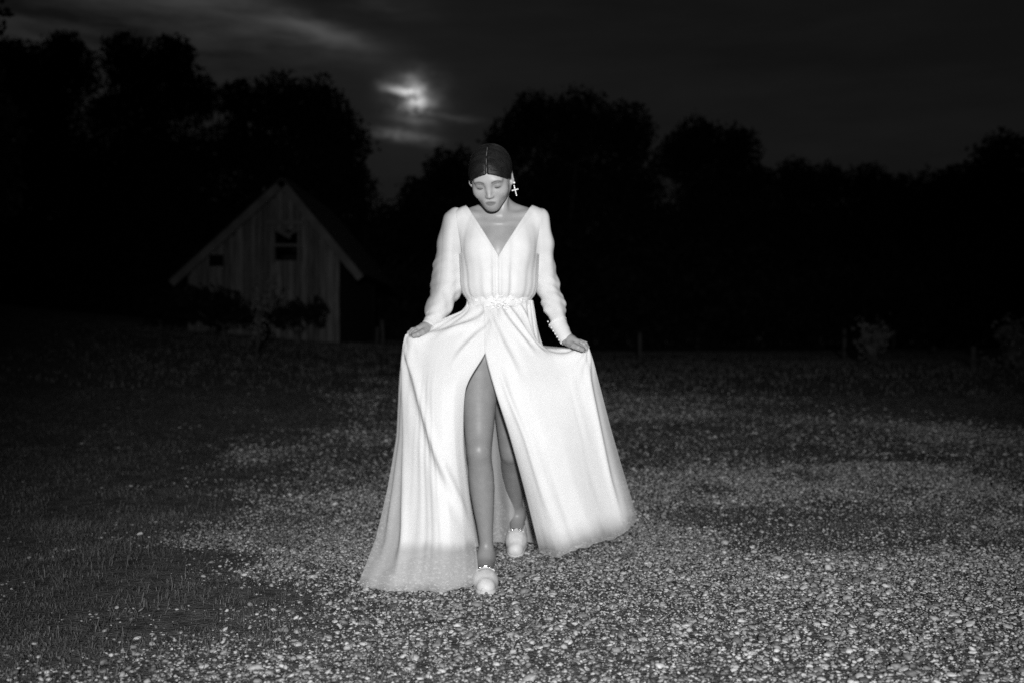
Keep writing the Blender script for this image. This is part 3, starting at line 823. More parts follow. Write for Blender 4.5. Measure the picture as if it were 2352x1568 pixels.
# shoe frames: origin at the toe tip on the ground, +y to the heel
SHOE_F = (np.array([-0.0915, 3.530, 0.0]), rotz(math.radians(3)))
SHOE_B = (np.array([0.0135, 4.120, 0.002]), rotz(math.radians(-4)) @ rotx(math.radians(25)))
def foot(P, fr):
    q = (P - fr[0].astype(np.float32)) @ fr[1].astype(np.float32)
    d = cone(q, (0, 0.05, 0.034), (0, 0.11, 0.045), 0.020, 0.030)
    d = smin(d, cone(q, (0, 0.11, 0.045), (0, 0.19, 0.075), 0.030, 0.034), 0.02)
    return smin(d, cone(q, (0, 0.215, 0.034), (0, 0.20, 0.10), 0.026, 0.030), 0.02)
def legs(P):
    d = smin(leg(P, LEG_F), leg(P, LEG_B, 0.018, 0.044), 0.01)
    d = smin(d, ell(P, (CX, YB + 0.005, 0.90), (0.155, 0.110, 0.10)), 0.03)
    d = smin(d, foot(P, SHOE_F), 0.025)
    return smin(d, foot(P, SHOE_B), 0.025)

# hands: palm and five bent fingers, as chains of (x, y, z) offsets in pixels and depth
def chain(P, pts, r0, r1):
    n = len(pts) - 1; d = None
    for i in range(n):
        a = r0 + (r1 - r0) * i / n; b = r0 + (r1 - r0) * (i + 1) / n
        c = cone(P, pts[i], pts[i + 1], a, b)
        d = c if d is None else smin(d, c, 0.003)
    return d
HAND_R = dict(palm=[W(1303, 779, 3.775), W(1312, 784, 3.765), W(1325, 787, 3.755)],
    fingers=[[W(1322, 786, 3.735), W(1333, 794, 3.715), W(1340, 801, 3.715), W(1343, 805, 3.725)],
             [W(1328, 784, 3.745), W(1341, 790, 3.730), W(1347, 799, 3.735), W(1346, 807, 3.745)],
             [W(1331, 783, 3.765), W(1345, 788, 3.755), W(1350, 797, 3.765), W(1348, 806, 3.775)],
             [W(1329, 785, 3.785), W(1341, 789, 3.785), W(1347, 797, 3.795), W(1345, 804, 3.800)]],
    thumb=[W(1308, 786, 3.745), W(1318, 794, 3.715), W(1328, 798, 3.70), W(1338, 803, 3.705)])
HAND_L = dict(palm=[W(984, 750, 3.775), W(974, 755, 3.765), W(963, 757, 3.755)],
    fingers=[[W(965, 758, 3.735), W(955, 762, 3.715), W(948, 767, 3.715), W(946, 773, 3.73)],
             [W(961, 756, 3.745), W(950, 759, 3.728), W(943, 766, 3.730), W(942, 774, 3.745)],
             [W(958, 755, 3.765), W(947, 757, 3.750), W(939, 764, 3.755), W(938, 773, 3.765)],
             [W(960, 757, 3.785), W(949, 758, 3.780), W(942, 764, 3.788), W(941, 772, 3.795)]],
    thumb=[W(980, 757, 3.745), W(970, 763, 3.715), W(960, 768, 3.700), W(950, 771, 3.703)])
def hand(P, Hd):
    p = Hd['palm']
    d = cone(P, p[0], p[1], 0.0225, 0.024)
    d = smin(d, cone(P, p[1] + [0, -0.014, 0], p[2] + [0, -0.016, 0], 0.019, 0.016), 0.012)
    d = smin(d, cone(P, p[1] + [0, 0.012, 0], p[2] + [0, 0.020, 0], 0.019, 0.015), 0.012)
    for i, fg in enumerate(Hd['fingers']):
        d = smin(d, chain(P, fg, 0.0082 if i < 3 else 0.0072, 0.0060), 0.003)
    return smin(d, chain(P, Hd['thumb'], 0.0125, 0.0080), 0.008)

def arm_hand(A, Hd):
    return lambda P: smin(arm(P, A), hand(P, Hd), 0.012)

bits = []
bits.append(surface(upper, (CX - 0.24, 3.60, 1.02), (CX + 0.24, 4.02, 1.66), 0.0034))
pv = np.array([W(p[0], p[1], 3.8) for p in [(1360, 500), (1220, 810)]])
bits.append(surface(arm_hand(ARM_R, HAND_R), (0.04, 3.66, 0.84), (0.36, 3.98, 1.44), 0.0028))
bits.append(surface(arm_hand(ARM_L, HAND_L), (-0.44, 3.66, 0.88), (-0.16, 3.98, 1.44), 0.0028))
bits.append(surface(legs, (CX - 0.24, 3.56, 0.01), (CX + 0.24, 4.42, 1.00), 0.0050))
vv = []; ff = []; b0 = 0
for v, f in bits:
    vv.append(relax(v, f, 1, 0.35) if len(vv) < 3 else relax(v, f, 6, 0.5)); ff.append(f + b0); b0 += len(v)
BV = np.concatenate(vv); BF = np.concatenate(ff)
body = mesh_obj('body', BV, BF, M_SKIN, woman)
q = (BV - HC) @ HR
tint = np.ones(len(BV))
tint[BV[:, 2] < 0.95] = 0.60          # hips and legs darker
tint[len(bits[0][0]):len(bits[0][0]) + len(bits[1][0]) + len(bits[2][0])] = 0.85
tint[:len(bits[0][0])] *= 1 - 0.20 * (1 - sst(1.37, 1.43, BV[:len(bits[0][0]), 2]))
lr = np.sqrt((q[:, 0] / 0.020) ** 2 + ((q[:, 2] + 0.0632) / 0.0098) ** 2) + 10 * (q[:, 1] > -0.07)
tint *= 1 - 0.55 * (1 - sst(0.75, 1.15, lr))
for s in (-1, 1):   # darker tone round the eyes, brows
    e = np.exp(-(((q[:, 0] - s * 0.031) / 0.016) ** 2 + ((q[:, 2] - 0.001) / 0.009) ** 2)) * (q[:, 1] < -0.05)
    tint *= 1 - 0.50 * e
    bz = 0.019 + 0.006 * np.sin(np.clip((q[:, 0] * s - 0.012) / 0.04, 0, 1) * math.pi) - 0.002
    br = np.exp(-((q[:, 2] - bz) / 0.0032) ** 2) * sst(0.010, 0.016, q[:, 0] * s) * (1 - sst(0.046, 0.054, q[:, 0] * s)) * (q[:, 1] < -0.04)
    tint *= 1 - 0.78 * br
add_tint(body, tint)
body['label'] = 'bare skin of face, neck, hands and legs'

# eyelashes: dark curved lines along the lowered lids
for s in (-1, 1):
    m = MB(); pts = []
    for k in range(9):
        t = -1 + 2 * k / 8
        x_ = s * 0.031 + t * 0.0145
        pts.append(head_world((x_, -0.0862 + 0.009 * t * t, -0.0055 + 0.0040 * t * t)))
    m.tube(pts, [0.0007] + [0.0016] * 7 + [0.0006], 6)
    m.build('eyelashes', M_DARK, woman, True)

# hair: centre parting, combed flat and drawn back to a low knot
def hair_f(P):
    q = (P - HC.astype(np.float32)) @ HR.astype(np.float32)
    d = cranium(q) - 0.0065
    d = smin(d, ell(q, (0, 0.085, 0.0), (0.055, 0.045, 0.055)), 0.03)
    d = smin(d, ell(q, (0, 0.128, -0.035), (0.042, 0.034, 0.038)), 0.012)        # knot
    th = np.arctan2(q[:, 0], q[:, 2] - 0.02)
    d = d + 0.0007 * np.sin(q[:, 1] * 210 + th * 2)     # combed strands
    part = np.exp(-(q[:, 0] / 0.0030) ** 2) * (q[:, 1] < 0.05)
    d = d + 0.0058 * part
    # hairline: low and straight over the brow, dropping behind the ears
    line = 0.050 - 0.030 * (np.abs(q[:, 0]) / 0.06) ** 2
    cut1 = line - q[:, 2] - 0.95 * np.clip(q[:, 1] + 0.03, 0, 0.2) - 1.0 * np.clip(q[:, 1] - 0.03, 0, 1)
    return smax(d, cut1, 0.004)
hv, hf = surface(hair_f, HC - np.array([0.11, 0.16, 0.16]), HC + np.array([0.11, 0.20, 0.17]), 0.0030)
hv = relax(hv, hf, 1, 0.3)
hair = mesh_obj('hair', hv, hf, M_HAIR, woman)
hair['label'] = 'dark hair with a centre parting, combed flat'
# parting: line of scalp
m = MB()
pts = []
for k in range(12):
    t = k / 11; a = -0.62 + 1.35 * t
    for_r = 0.0
    # walk over the top of the cranium
    y_, z_ = -0.082 + 0.11 * t, 0.0
    zz = np.linspace(0.0, 0.13, 261); Q = np.stack([np.zeros(261), np.full(261, y_), zz], -1).astype(np.float32)
    dd = cranium(Q); k0 = np.argmax(dd > 0.0012) if (dd > 0.0012).any() else -1
    if zz[k0] < 0.049: continue
    pts.append(head_world((0.0006 * math.sin(k), y_, zz[k0])))
m.tube(pts, 0.0013, 6)
o = m.build('hair_parting', M_SKIN, woman, True); add_tint(o, [0.40] * len(o.data.vertices))

# single combed strands lying over the hair
sr = np.random.default_rng(3); sv = []; sf = []
for i in range(420):
    sgn = -1 if i % 2 else 1; y0_ = sr.uniform(-0.085, 0.055); th = np.linspace(sr.uniform(0.03, 0.3), sr.uniform(0.9, 1.55), 9)
    yy = y0_ + 0.016 * th ** 2 + 0.0012 * np.sin(th * 7 + i)
    dirs = np.stack([sgn * np.sin(th), np.zeros(9), np.cos(th)], -1); cen = np.stack([np.zeros(9), yy, np.full(9, 0.012)], -1)
    rr = np.full(9, 0.14); hh = 0.0068 + abs(sr.normal(0, 0.0007))
    for _ in range(14): rr = rr - 0.9 * (cranium((cen + dirs * rr[:, None]).astype(np.float32)) - hh)
    P_ = cen + dirs * rr[:, None]
    ok = P_[:, 2] > 0.052 - 0.030 * (np.abs(P_[:, 0]) / 0.06) ** 2 - 0.95 * np.clip(P_[:, 1] + 0.03, 0, 0.2)
    P_ = P_[ok]
    if len(P_) < 3: continue
    wd = sr.uniform(0.0003, 0.0008); b_ = len(sv)
    for p_ in P_:
        sv += [head_world(p_ + [0, -wd, 0]), head_world(p_ + [0, wd, 0])]
    sf += [(b_ + 2 * k, b_ + 2 * k + 1, b_ + 2 * k + 3, b_ + 2 * k + 2) for k in range(len(P_) - 1)]
o = mesh_obj('hair_strands', sv, sf, M_STRAND, hair, True); o['kind'] = 'stuff'

# earrings: bead cross hanging from the ear on the picture's right
def earring(sx):
    root = MB(); top = head_world((sx * 0.0835, 0.000, -0.036))
    root.tube([top + [0, -0.002, 0.004], top + [0, -0.006, 0.0], top + [0, -0.006, -0.006]], 0.0009, 6)
    e = root.build('earring', M_METAL, woman, True)
    down = np.array([0.012 * sx + 0.010, 0, -1.0]); down /= np.linalg.norm(down)
    down = roty(math.radians(-14 if sx > 0 else 14)) @ np.array([0, 0, -1.0]); side = roty(math.radians(-14 if sx > 0 else 14)) @ np.array([1.0, 0, 0])
    c = top + [0, -0.008, -0.008]
    spots = [(0, k * 0.0052) for k in range(8)] + [(s * 0.0052 * k, 0.0156) for s in (-1, 1) for k in (1, 2)]
    b = MB(); b.ball((0, 0, 0), 0.0029, 8, 6); bead0 = None
    for (u_, d_) in spots:
        p = c + side * u_ + down * d_
        if bead0 is None:
            bead0 = mesh_obj('bead', [np.array(x) + p for x in b.v], b.f, M_PEARL, e, True, origin=p)
        else:
            k = bead0.copy(); COL.objects.link(k); k.parent = e; k.location = Vector(p) - base_loc(e)
    p = top + [0, -0.006, 0.004]
    k = bead0.copy(); COL.objects.link(k); k.parent = e; k.location = Vector(p) - base_loc(e); k.scale = (1.5, 1.5, 1.5)
earring(1)

# ------------------------------------------------------------------ the gown
dress = empty('dress', (0, 0, 0)); dress.parent = woman
dress['label'] = 'long white chiffon gown with deep neckline, long sleeves and front slit'

def garment(name, f, lo, hi, h, mat, planes, drop, parent=dress, rl=2, opac_mul=None):
    v, q = surface(f, lo, hi, h)
    v = relax(v, q, rl, 0.5)
    bm = bmesh.new()
    vs_ = [bm.verts.new(x) for x in v]
    for a in q:
        try: bm.faces.new([vs_[i] for i in a])
        except ValueError: pass
    for (co, no) in planes:
        bmesh.ops.bisect_plane(bm, geom=bm.verts[:] + bm.edges[:] + bm.faces[:], plane_co=Vector(co), plane_no=Vector(no), dist=1e-5)
    kill = [f_ for f_ in bm.faces if drop(f_.calc_center_median())]
    bmesh.ops.delete(bm, geom=kill, context='FACES')
    loose = [v_ for v_ in bm.verts if not v_.link_faces]
    bmesh.ops.delete(bm, geom=loose, context='VERTS')
    bm.verts.ensure_lookup_table(); bm.verts.index_update()
    V_ = [x.co[:] for x in bm.verts]; F_ = [tuple(x.index for x in f_.verts) for f_ in bm.faces]
    bm.free()
    o = mesh_obj(name, V_, F_, mat, parent, True)
    vn = np.array(V_)
    if opac_mul is None: add_tint(o, np.ones(len(vn)), 'opac_mul')
    else: add_tint(o, opac_mul(vn), 'opac_mul')
    return o

VZ, VS = 1.2150, 1.64
def ax_plane(s):   # armhole
    a = np.array([CX + s * 0.168, 1.405]); b = np.array([CX + s * 0.132, 1.190]); t = b - a
    return (a[0], 0, a[1]), (s * abs(t[1]), 0, -abs(t[0]) * 1.0)
def outside_arm(c, s, off=0.0):
    (co, no) = ax_plane(s); no = np.array(no) / np.linalg.norm(no)
    return (np.array([c[0] - co[0], 0, c[2] - co[2]]) @ no) > off
def bod_f(off, pleat):
    def f(P):
        d = torso(P)
        d = smin(d, cone(P, (CX, YB - 0.012, 1.06), (CX, YB - 0.030, 1.25), 0.088, 0.094), 0.05)      # chiffon bridges the figure loosely
        d = smin(d, ell(P, (CX, YB, 1.19), (0.132, 0.100, 0.17)), 0.04)
        d = smin(d, ell(P, (CX, YB - 0.016, 1.315), (0.138, 0.078, 0.085)), 0.06) - off
        ph = np.arctan2(P[:, 0] - CX, -(P[:, 1] - YB))
        zz = P[:, 2]
        w_ = 1 - sst(1.07, 1.32, zz)
        d = d - pleat * (0.30 + w_) * np.sin(ph * 22 + 2.6 * np.sin(ph * 5)) * (0.5 + 0.8 * np.sin(ph * 7 + 2) ** 2) * (0.15 + 0.85 * np.exp(-(ph / 0.75) ** 2))
        d = d - pleat * 0.35 * np.sin(ph * 9 + 1)
        d = d - 0.006 * np.exp(-((zz - 1.11) / 0.04) ** 2) + 0.012 * (1 - sst(1.05, 1.085, zz))          # blouse of the gathers over the belt
        return d
    return f
planesV = [((CX, 0, VZ), (VS, 0, -1)), ((CX, 0, VZ), (-VS, 0, -1))] + [ax_plane(1), ax_plane(-1), ((0, 0, 1.052), (0, 0, 1)), ((0, 0, 1.235), (0, 0, 1)), ((0, YB + 0.02, 0), (0, 1, 0))]
def drop_bodice(c, v0=VZ, sl=VS, back=1.34):
    if c.z < 1.052: return True
    if c.z > 1.235 and (outside_arm(c, 1) or outside_arm(c, -1)): return True
    if c.y < YB + 0.02: return c.z > v0 + abs(c.x - CX) * sl
    return c.z > back + abs(c.x - CX) * 0.62
bodice = garment('bodice', bod_f(0.012, 0.0034), (CX - 0.24, 3.66, 1.03), (CX + 0.24, 4.03, 1.47), 0.0042, M_BOD, planesV, drop_bodice)
LVZ, LVS = 1.205, 1.42
planesL = [((CX, 0, LVZ), (LVS, 0, -1)), ((CX, 0, LVZ), (-LVS, 0, -1))] + planesV[2:]
garment('bodice_lining', bod_f(0.005, 0.0006), (CX - 0.24, 3.66, 1.03), (CX + 0.24, 4.03, 1.47), 0.0050, M_LIN, planesL, lambda c: drop_bodice(c, LVZ, LVS, 1.28))
# neckline edging
for s in (-1, 1):
    pts = []
    for k in range(26):
        t = k / 25; x_ = CX + s * 0.124 * t; z_ = VZ + abs(x_ - CX) * VS
        ys = np.linspace(3.66, YB + 0.02, 240); Q = np.stack([np.full(240, x_), ys, np.full(240, z_)], -1).astype(np.float32)
        dd = bod_f(0.012, 0.0034)(Q); i0 = np.argmax(dd < 0)
        if dd[i0] >= 0: break
        pts.append((x_, ys[i0] - 0.0005, z_))
    if len(pts) > 3:
        m = MB(); m.tube(pts, 0.0014, 6); m.build('neckline_edge', M_SATIN, dress, True)

# sleeves
def sleeve_f(axis, radii, seed, side):
    ax_ = [np.array(a) for a in axis]
    def f(P):
        d = None; tt = np.zeros(len(P), np.float32); best = np.full(len(P), 1e9, np.float32)
        for i in range(len(ax_) - 1):
            a, b = ax_[i].astype(np.float32), ax_[i + 1].astype(np.float32); ab = b - a
            t = np.clip(((P - a) @ ab) / (ab @ ab), 0, 1)
            c = np.linalg.norm(P - a - t[:, None] * ab, axis=1) - (radii[i] + (radii[i + 1] - radii[i]) * t)
            m_ = c < best; best = np.where(m_, c, best); tt = np.where(m_, i + t, tt)
            d = c if d is None else smin(d, c, 0.03)
        ang = np.arctan2(P[:, 0], P[:, 1] - 3.86)
        wr_ = np.sin(P[:, 2] * 150 + P[:, 0] * 70 * side + 2.4 * np.sin(P[:, 1] * 40 + P[:, 2] * 14 + seed))
        d = d - 0.0026 * np.sign(wr_) * np.abs(wr_) ** 1.5 * sst(1.0, 2.4, tt) * (0.4 + 0.6 * np.sin(P[:, 2] * 31 + seed) ** 2)
        d = d - 0.0020 * np.sin(P[:, 0] * 120 + P[:, 1] * 60 + P[:, 2] * 8 + seed)
        return d
    return f
SL_R = [W(1236, 505, 3.865), W(1247, 560, 3.868), W(1248, 612, 3.88), W(1255, 652, 3.885), W(1272, 700, 3.85), W(1285, 744, 3.805)]
RR = [0.046, 0.039, 0.040, 0.042, 0.038, 0.032]
SL_L = [W(1048, 507, 3.865), W(1036, 560, 3.868), W(1031, 612, 3.88), W(1028, 655, 3.885), W(1008, 705, 3.832), W(993, 738, 3.795)]
RL = [0.050, 0.050, 0.054, 0.058, 0.044, 0.031]
def end_plane(a, b, off=0.0): 
    n = np.array(b) - np.array(a); n /= np.linalg.norm(n); return tuple(np.array(b) + n * off), tuple(n)
for (axis, rad, sgn, seed) in ((SL_R, RR, 1, 1), (SL_L, RL, -1, 5)):
    pe = end_plane(axis[-2], axis[-1], 0.003)
    def drop(c, pe=pe, sgn=sgn):
        if (np.array(c) - pe[0]) @ np.array(pe[1]) > 0: return True
        return not outside_arm(c, sgn, -0.014)
    A_ = np.array(axis)
    garment('sleeve', sleeve_f(axis, rad, seed, sgn), A_.min(0) - 0.075, A_.max(0) + 0.075, 0.0044, M_SLV, [(tuple(np.array(ax_plane(sgn)[0]) - 0.014 * np.array(ax_plane(sgn)[1]) / np.linalg.norm(ax_plane(sgn)[1])), ax_plane(sgn)[1]), pe], drop,
        opac_mul=(lambda v: 0.42 + 0.58 * sst(-0.045, 0.005, v[:, 0] - np.interp(v[:, 2], A_[::-1, 2], A_[::-1, 0]))) if sgn < 0 else None)  # picture-left sleeve: outer side made more transparent to imitate its motion ghost
    # seam at the shoulder: small gathered ridge
# cuffs with a row of covered buttons
def cuff(a, b, r0, r1, sgn):
    a, b = np.array(a), np.array(b); t = (b - a) / np.linalg.norm(b - a)
    m = MB(); n = 8
    pts = [a + (b - a) * k / n for k in range(n + 1)]; rad = [r0 + (r1 - r0) * k / n + 0.0009 * math.sin(k * 2.1) for k in range(n + 1)]
    m.tube([pts[0] - t * 0.001] + pts, [r0 + 0.004] + rad, 24, cap=False)
    c = m.build('cuff', M_BOD, dress, True)
    side = np.cross(t, (0, -1.0, 0)); side *= -np.sign(side[0]) * sgn; side /= np.linalg.norm(side)
    out = side * 0.93 + np.array([0, -0.36, 0])
    bb = MB(); bb.ball((0, 0, 0), 0.0034, 8, 6); b0_ = None
    for k in range(8):
        u = -0.25 + 1.2 * k / 7; p = a + (b - a) * u + out * (r0 + (r1 - r0) * max(u, 0) + 0.001)
        if b0_ is None: b0_ = mesh_obj('button', [np.array(x) + p for x in bb.v], bb.f, M_SATIN, c, True, origin=p)
        else:
            k_ = b0_.copy(); COL.objects.link(k_); k_.parent = c; k_.location = Vector(p) - base_loc(c)
cuff(W(1281, 741, 3.808), W(1303, 783, 3.770), 0.0335, 0.0255, 1)
cuff(W(997, 731, 3.812), W(981, 752, 3.770), 0.0320, 0.0250, -1)

# skirt -------------------------------------------------------------
def cr(p0, p1, p2, p3, t):
    t = np.asarray(t)[:, None]
    return 0.5 * ((2 * p1) + (-p0 + p2) * t + (2 * p0 - 5 * p1 + 4 * p2 - p3) * t ** 2 + (-p0 + 3 * p1 - 3 * p2 + p3) * t ** 3)
def spline(pts, n, k=0.6):
    pts = np.asarray(pts, float); m_ = len(pts); u = np.linspace(0, m_ - 1, n); i = np.minimum(u.astype(int), m_ - 2); t = u - i
    g = lambda j: pts[np.clip(j, 0, m_ - 1)]
    cu = cr(g(i - 1), g(i), g(i + 1), g(i + 2), t); li = g(i) * (1 - t[:, None]) + g(i + 1) * t[:, None]
    return cu * k + li * (1 - k)
def loft(rows, nu, nv):
    R = np.array([spline(r, nu) for r in rows])                # rows x nu x 3
    return np.stack([spline(R[:, j], nv, 0.8 - 0.55 * sst(0.75, 1.0, j / (nu - 1))) for j in range(nu)], 1)   # nv x nu x 3
def grid_faces(nv, nu, mask=None):
    i = np.arange(nv * nu).reshape(nv, nu)
    f = np.stack([i[:-1, :-1], i[:-1, 1:], i[1:, 1:], i[1:, :-1]], -1)
    if mask is not None: return f[mask[:-1, :-1]]
    return f.reshape(-1, 4)
def px_rows(rows): return [[W(*p) for p in r] for r in rows]

ROWS_R = px_rows([
 [(1108, 690, 3.757), (1140, 691, 3.752), (1165, 692, 3.753), (1190, 692, 3.766), (1208, 691, 3.788), (1219, 690, 3.815), (1223, 690, 3.85)],
 [(1112, 742, 3.715), (1146, 742, 3.705), (1176, 745, 3.708), (1204, 752, 3.722), (1226, 776, 3.748), (1239, 791, 3.785), (1248, 801, 3.83)],
 [(1113, 806, 3.655), (1150, 806, 3.655), (1192, 808, 3.668), (1232, 818, 3.690), (1274, 823, 3.715), (1317, 818, 3.730), (1353, 800, 3.745)],
 [(1138, 900, 3.615), (1172, 902, 3.605), (1212, 902, 3.615), (1255, 900, 3.640), (1300, 895, 3.670), (1340, 885, 3.700), (1374, 872, 3.735)],
 [(1170, 1000, 3.640), (1205, 1000, 3.600), (1248, 1000, 3.595), (1290, 1000, 3.620), (1332, 996, 3.660), (1370, 988, 3.705), (1402, 978, 3.75)],
 [(1203, 1120, 3.700), (1238, 1124, 3.640), (1280, 1124, 3.610), (1322, 1118, 3.630), (1362, 1108, 3.680), (1402, 1096, 3.735), (1432, 1082, 3.79)],
 [(1240, 1270, 3.760), (1283, 1276, 3.690), (1328, 1262, 3.650), (1370, 1248, 3.665), (1410, 1238, 3.715), (1444, 1216, 3.780), (1464, 1188, 3.85)]])
ROWS_L = px_rows([
 [(1152, 694, 3.760), (1126, 693, 3.763), (1106, 692, 3.770), (1092, 691, 3.783), (1083, 690, 3.80), (1078, 690, 3.825), (1076, 690, 3.85)],
 [(1142, 742, 3.722), (1114, 736, 3.722), (1092, 730, 3.732), (1076, 725, 3.748), (1067, 721, 3.768), (1062, 718, 3.80), (1060, 716, 3.835)],
 [(1114, 812, 3.660), (1078, 806, 3.655), (1046, 798, 3.665), (1014, 788, 3.685), (982, 782, 3.705), (954, 777, 3.722), (931, 768, 3.745)],
 [(1070, 892, 3.605), (1044, 892, 3.580), (1017, 890, 3.585), (990, 886, 3.605), (964, 880, 3.635), (940, 872, 3.675), (917, 862, 3.735)],
 [(1065, 1015, 3.585), (1043, 1017, 3.545), (1018, 1018, 3.535), (991, 1016, 3.555), (963, 1012, 3.590), (936, 1006, 3.640), (910, 1000, 3.72)],
 [(1078, 1135, 3.590), (1056, 1137, 3.530), (1028, 1139, 3.505), (996, 1138, 3.520), (962, 1136, 3.555), (926, 1132, 3.610), (888, 1128, 3.70)],
 [(1092, 1240, 3.600), (1066, 1243, 3.530), (1032, 1246, 3.490), (995, 1247, 3.495), (953, 1246, 3.530), (910, 1243, 3.590), (862, 1238, 3.68)],
 [(1101, 1336, 3.600), (1070, 1346, 3.560), (1028, 1353, 3.540), (978, 1357, 3.530), (926, 1359, 3.540), (872, 1358, 3.570), (818, 1350, 3.63)]])

def fold(G_, seed, amp, nf, creases, damp_top=0.15, outer=1.0):
    nv, nu, _ = G_.shape
    s = np.linspace(0, 1, nu)[None, :] + np.zeros((nv, 1)); t = np.linspace(0, 1, nv)[:, None] + np.zeros((1, nu))
    ph = s * nf * 2 * math.pi + 1.9 * np.sin(s * 5 + seed) + 1.3 * np.sin(t * 2.6 + s * 3 + seed)
    a = amp * (damp_top + (1 - damp_top) * t ** 1.2) * (0.4 + 1.2 * fbm(s * 3 + seed, t * 2, 77, 2))
    w_ = np.sin(math.pi * np.clip(s * 0.98 + 0.01, 0, 1)) ** 0.5
    d = a * w_ * (np.sin(ph) + 0.4 * np.sin(ph * 1.9 + seed * 2 + t))
    # fine creases in the light cloth
    d = d + 0.0010 * np.sin(s * 62 + 4 * np.sin(s * 8 + t * 3) + 3 * t) * sst(0.25, 0.6, t) * sst(0.42, 0.62, fbm(s * 6 + seed, t * 3, 15, 3))
    # creases radiating from the gathering hand at the outer top
    r = np.hypot(1 - s, (t - 0.30) * 1.6); th = np.arctan2(t - 0.30, 1.02 - s)
    d = d + 0.006 * outer * np.sin(th * 13 + seed) * np.exp(-(r / 0.30) ** 2) * sst(0.02, 0.12, r)
    # gathers fanning out of the belt
    d = d + 0.0045 * np.sin(s * 40 + 5 * np.sin(s * 7) + t * 6) * np.exp(-(t / 0.17) ** 2) * (0.3 + 1.4 * vnoise(s * 9, t * 2, 5))
    # single pulled folds
    for (s0, t0, s1, t1, am, wd) in creases:
        dx, dy = s1 - s0, t1 - t0; ln = math.hypot(dx, dy)
        al = ((s - s0) * dx + (t - t0) * dy) / ln ** 2; di = ((s - s0) * dy - (t - t0) * dx) / ln
        win = sst(-0.05, 0.15, al) * (1 - sst(0.75, 1.1, al))
        d = d + am * np.exp(-(di / wd) ** 2) * win - am * 0.6 * np.exp(-((di - 1.9 * wd) / (1.3 * wd)) ** 2) * win
    du = np.gradient(G_, axis=1); dv = np.gradient(G_, axis=0)
    nrm = np.cross(du, dv); nrm /= np.linalg.norm(nrm, axis=2, keepdims=True) + 1e-9
    nrm *= np.where(nrm[..., 1:2] > 0, -1, 1)
    return G_ + nrm * d[..., None]

def hem_wave(G_, amp, seed):
    nv, nu, _ = G_.shape
    s = np.linspace(0, 1, nu); t = np.linspace(0, 1, nv)
    w_ = amp * (np.sin(s * 23 + seed) + 0.6 * np.sin(s * 51 + 2 * seed) + 0.3 * np.sin(s * 97))
    G_[..., 2] += (t ** 6)[:, None] * w_[None, :]
    G_[..., 2] = np.maximum(G_[..., 2], 0.012)
    return G_

GRr = hem_wave(fold(loft(ROWS_R, 100, 130), 0.6, 0.0060, 1.7, [(0.15, 0.02, 0.50, 0.32, 0.008, 0.030), (0.30, 0.02, 0.62, 0.28, 0.007, 0.026), (0.02, 0.05, 0.30, 0.45, 0.008, 0.030), (0.93, 0.36, 0.80, 0.95, 0.008, 0.022), (0.5, 0.02, 0.75, 0.22, 0.006, 0.022), (0.12, 0.40, 0.22, 0.98, 0.007, 0.03)]), 0.003, 1)
GLl = hem_wave(fold(loft(ROWS_L, 100, 130), 2.1, 0.0060, 1.6, [(0.94, 0.31, 0.10, 0.78, 0.011, 0.030), (0.95, 0.33, 0.74, 0.95, 0.011, 0.026), (0.05, 0.06, 0.60, 0.26, 0.007, 0.026), (0.08, 0.14, 0.85, 0.285, 0.005, 0.020), (0.02, 0.10, 0.30, 0.34, 0.008, 0.03), (0.97, 0.34, 0.90, 0.9, 0.009, 0.02)]), 0.003, 2)
def panel(name, G_, mat, side0, side1, hem, amin):
    """cloth sheet whose opacity fades towards its outer edge and hem to imitate motion blur"""
    nv, nu, _ = G_.shape
    s = np.linspace(0, 1, nu)[None, :] + np.zeros((nv, 1)); t = np.linspace(0, 1, nv)[:, None] + np.zeros((1, nu))
    wob = 0.05 * (fbm(s * 9, t * 5, 91, 3) - 0.5)
    lo = sst(0.30, 0.55, t)
    de = 1 - (1 - amin) * sst(side0, side1, s + wob) * lo  # outer edge made more transparent, standing in for motion blur
    de = de * (1 - (1 - amin) * sst(hem[0], hem[1], t + 0.6 * wob))
    o = mesh_obj(name, G_.reshape(-1, 3), grid_faces(nv, nu), mat, dress)
    add_tint(o, de.ravel(), 'opac_mul'); return o
panel('skirt_panel', GRr, M_CHIF, 0.86, 1.02, (0.93, 1.0), 0.45)
panel('skirt_panel', GLl, M_CHIF, 0.84, 1.02, (0.955, 1.0), 0.55)
# opaque lining behind each panel: shorter and not quite as wide, edges faded out like motion blur
def lining(G_, tmax, smax, back):
    nv, nu, _ = G_.shape
    t = np.linspace(0, 1, nv)[:, None]; s = np.linspace(0, 1, nu)[None, :]
    i = np.clip(np.arange(int(nv * tmax)), 0, nv - 1)
    sub = G_[i].copy()
    tt_ = np.linspace(0, 1, len(i))
    out = np.empty_like(sub)
    for k in range(len(i)):
        lim = 1 - (1 - smax) * sst(0.30, 0.95, tt_[k])
        q_ = np.linspace(0.012, lim, nu) * (nu - 1); j = np.minimum(q_.astype(int), nu - 2); fr_ = (q_ - j)[:, None]
        out[k] = sub[k][j] * (1 - fr_) + sub[k][j + 1] * fr_
    out[..., 1] += back
    return out
LR = hem_wave(lining(GRr, 0.985, 0.90, 0.010), 0.002, 5)
LL = hem_wave(lining(GLl, 0.885, 0.86, 0.010), 0.002, 7)
panel('skirt_lining', LR, M_LIN, 0.90, 1.0, (0.93, 1.0), 0.0)
panel('skirt_lining', LL, M_LIN, 0.86, 1.0, (0.955, 1.0), 0.0)

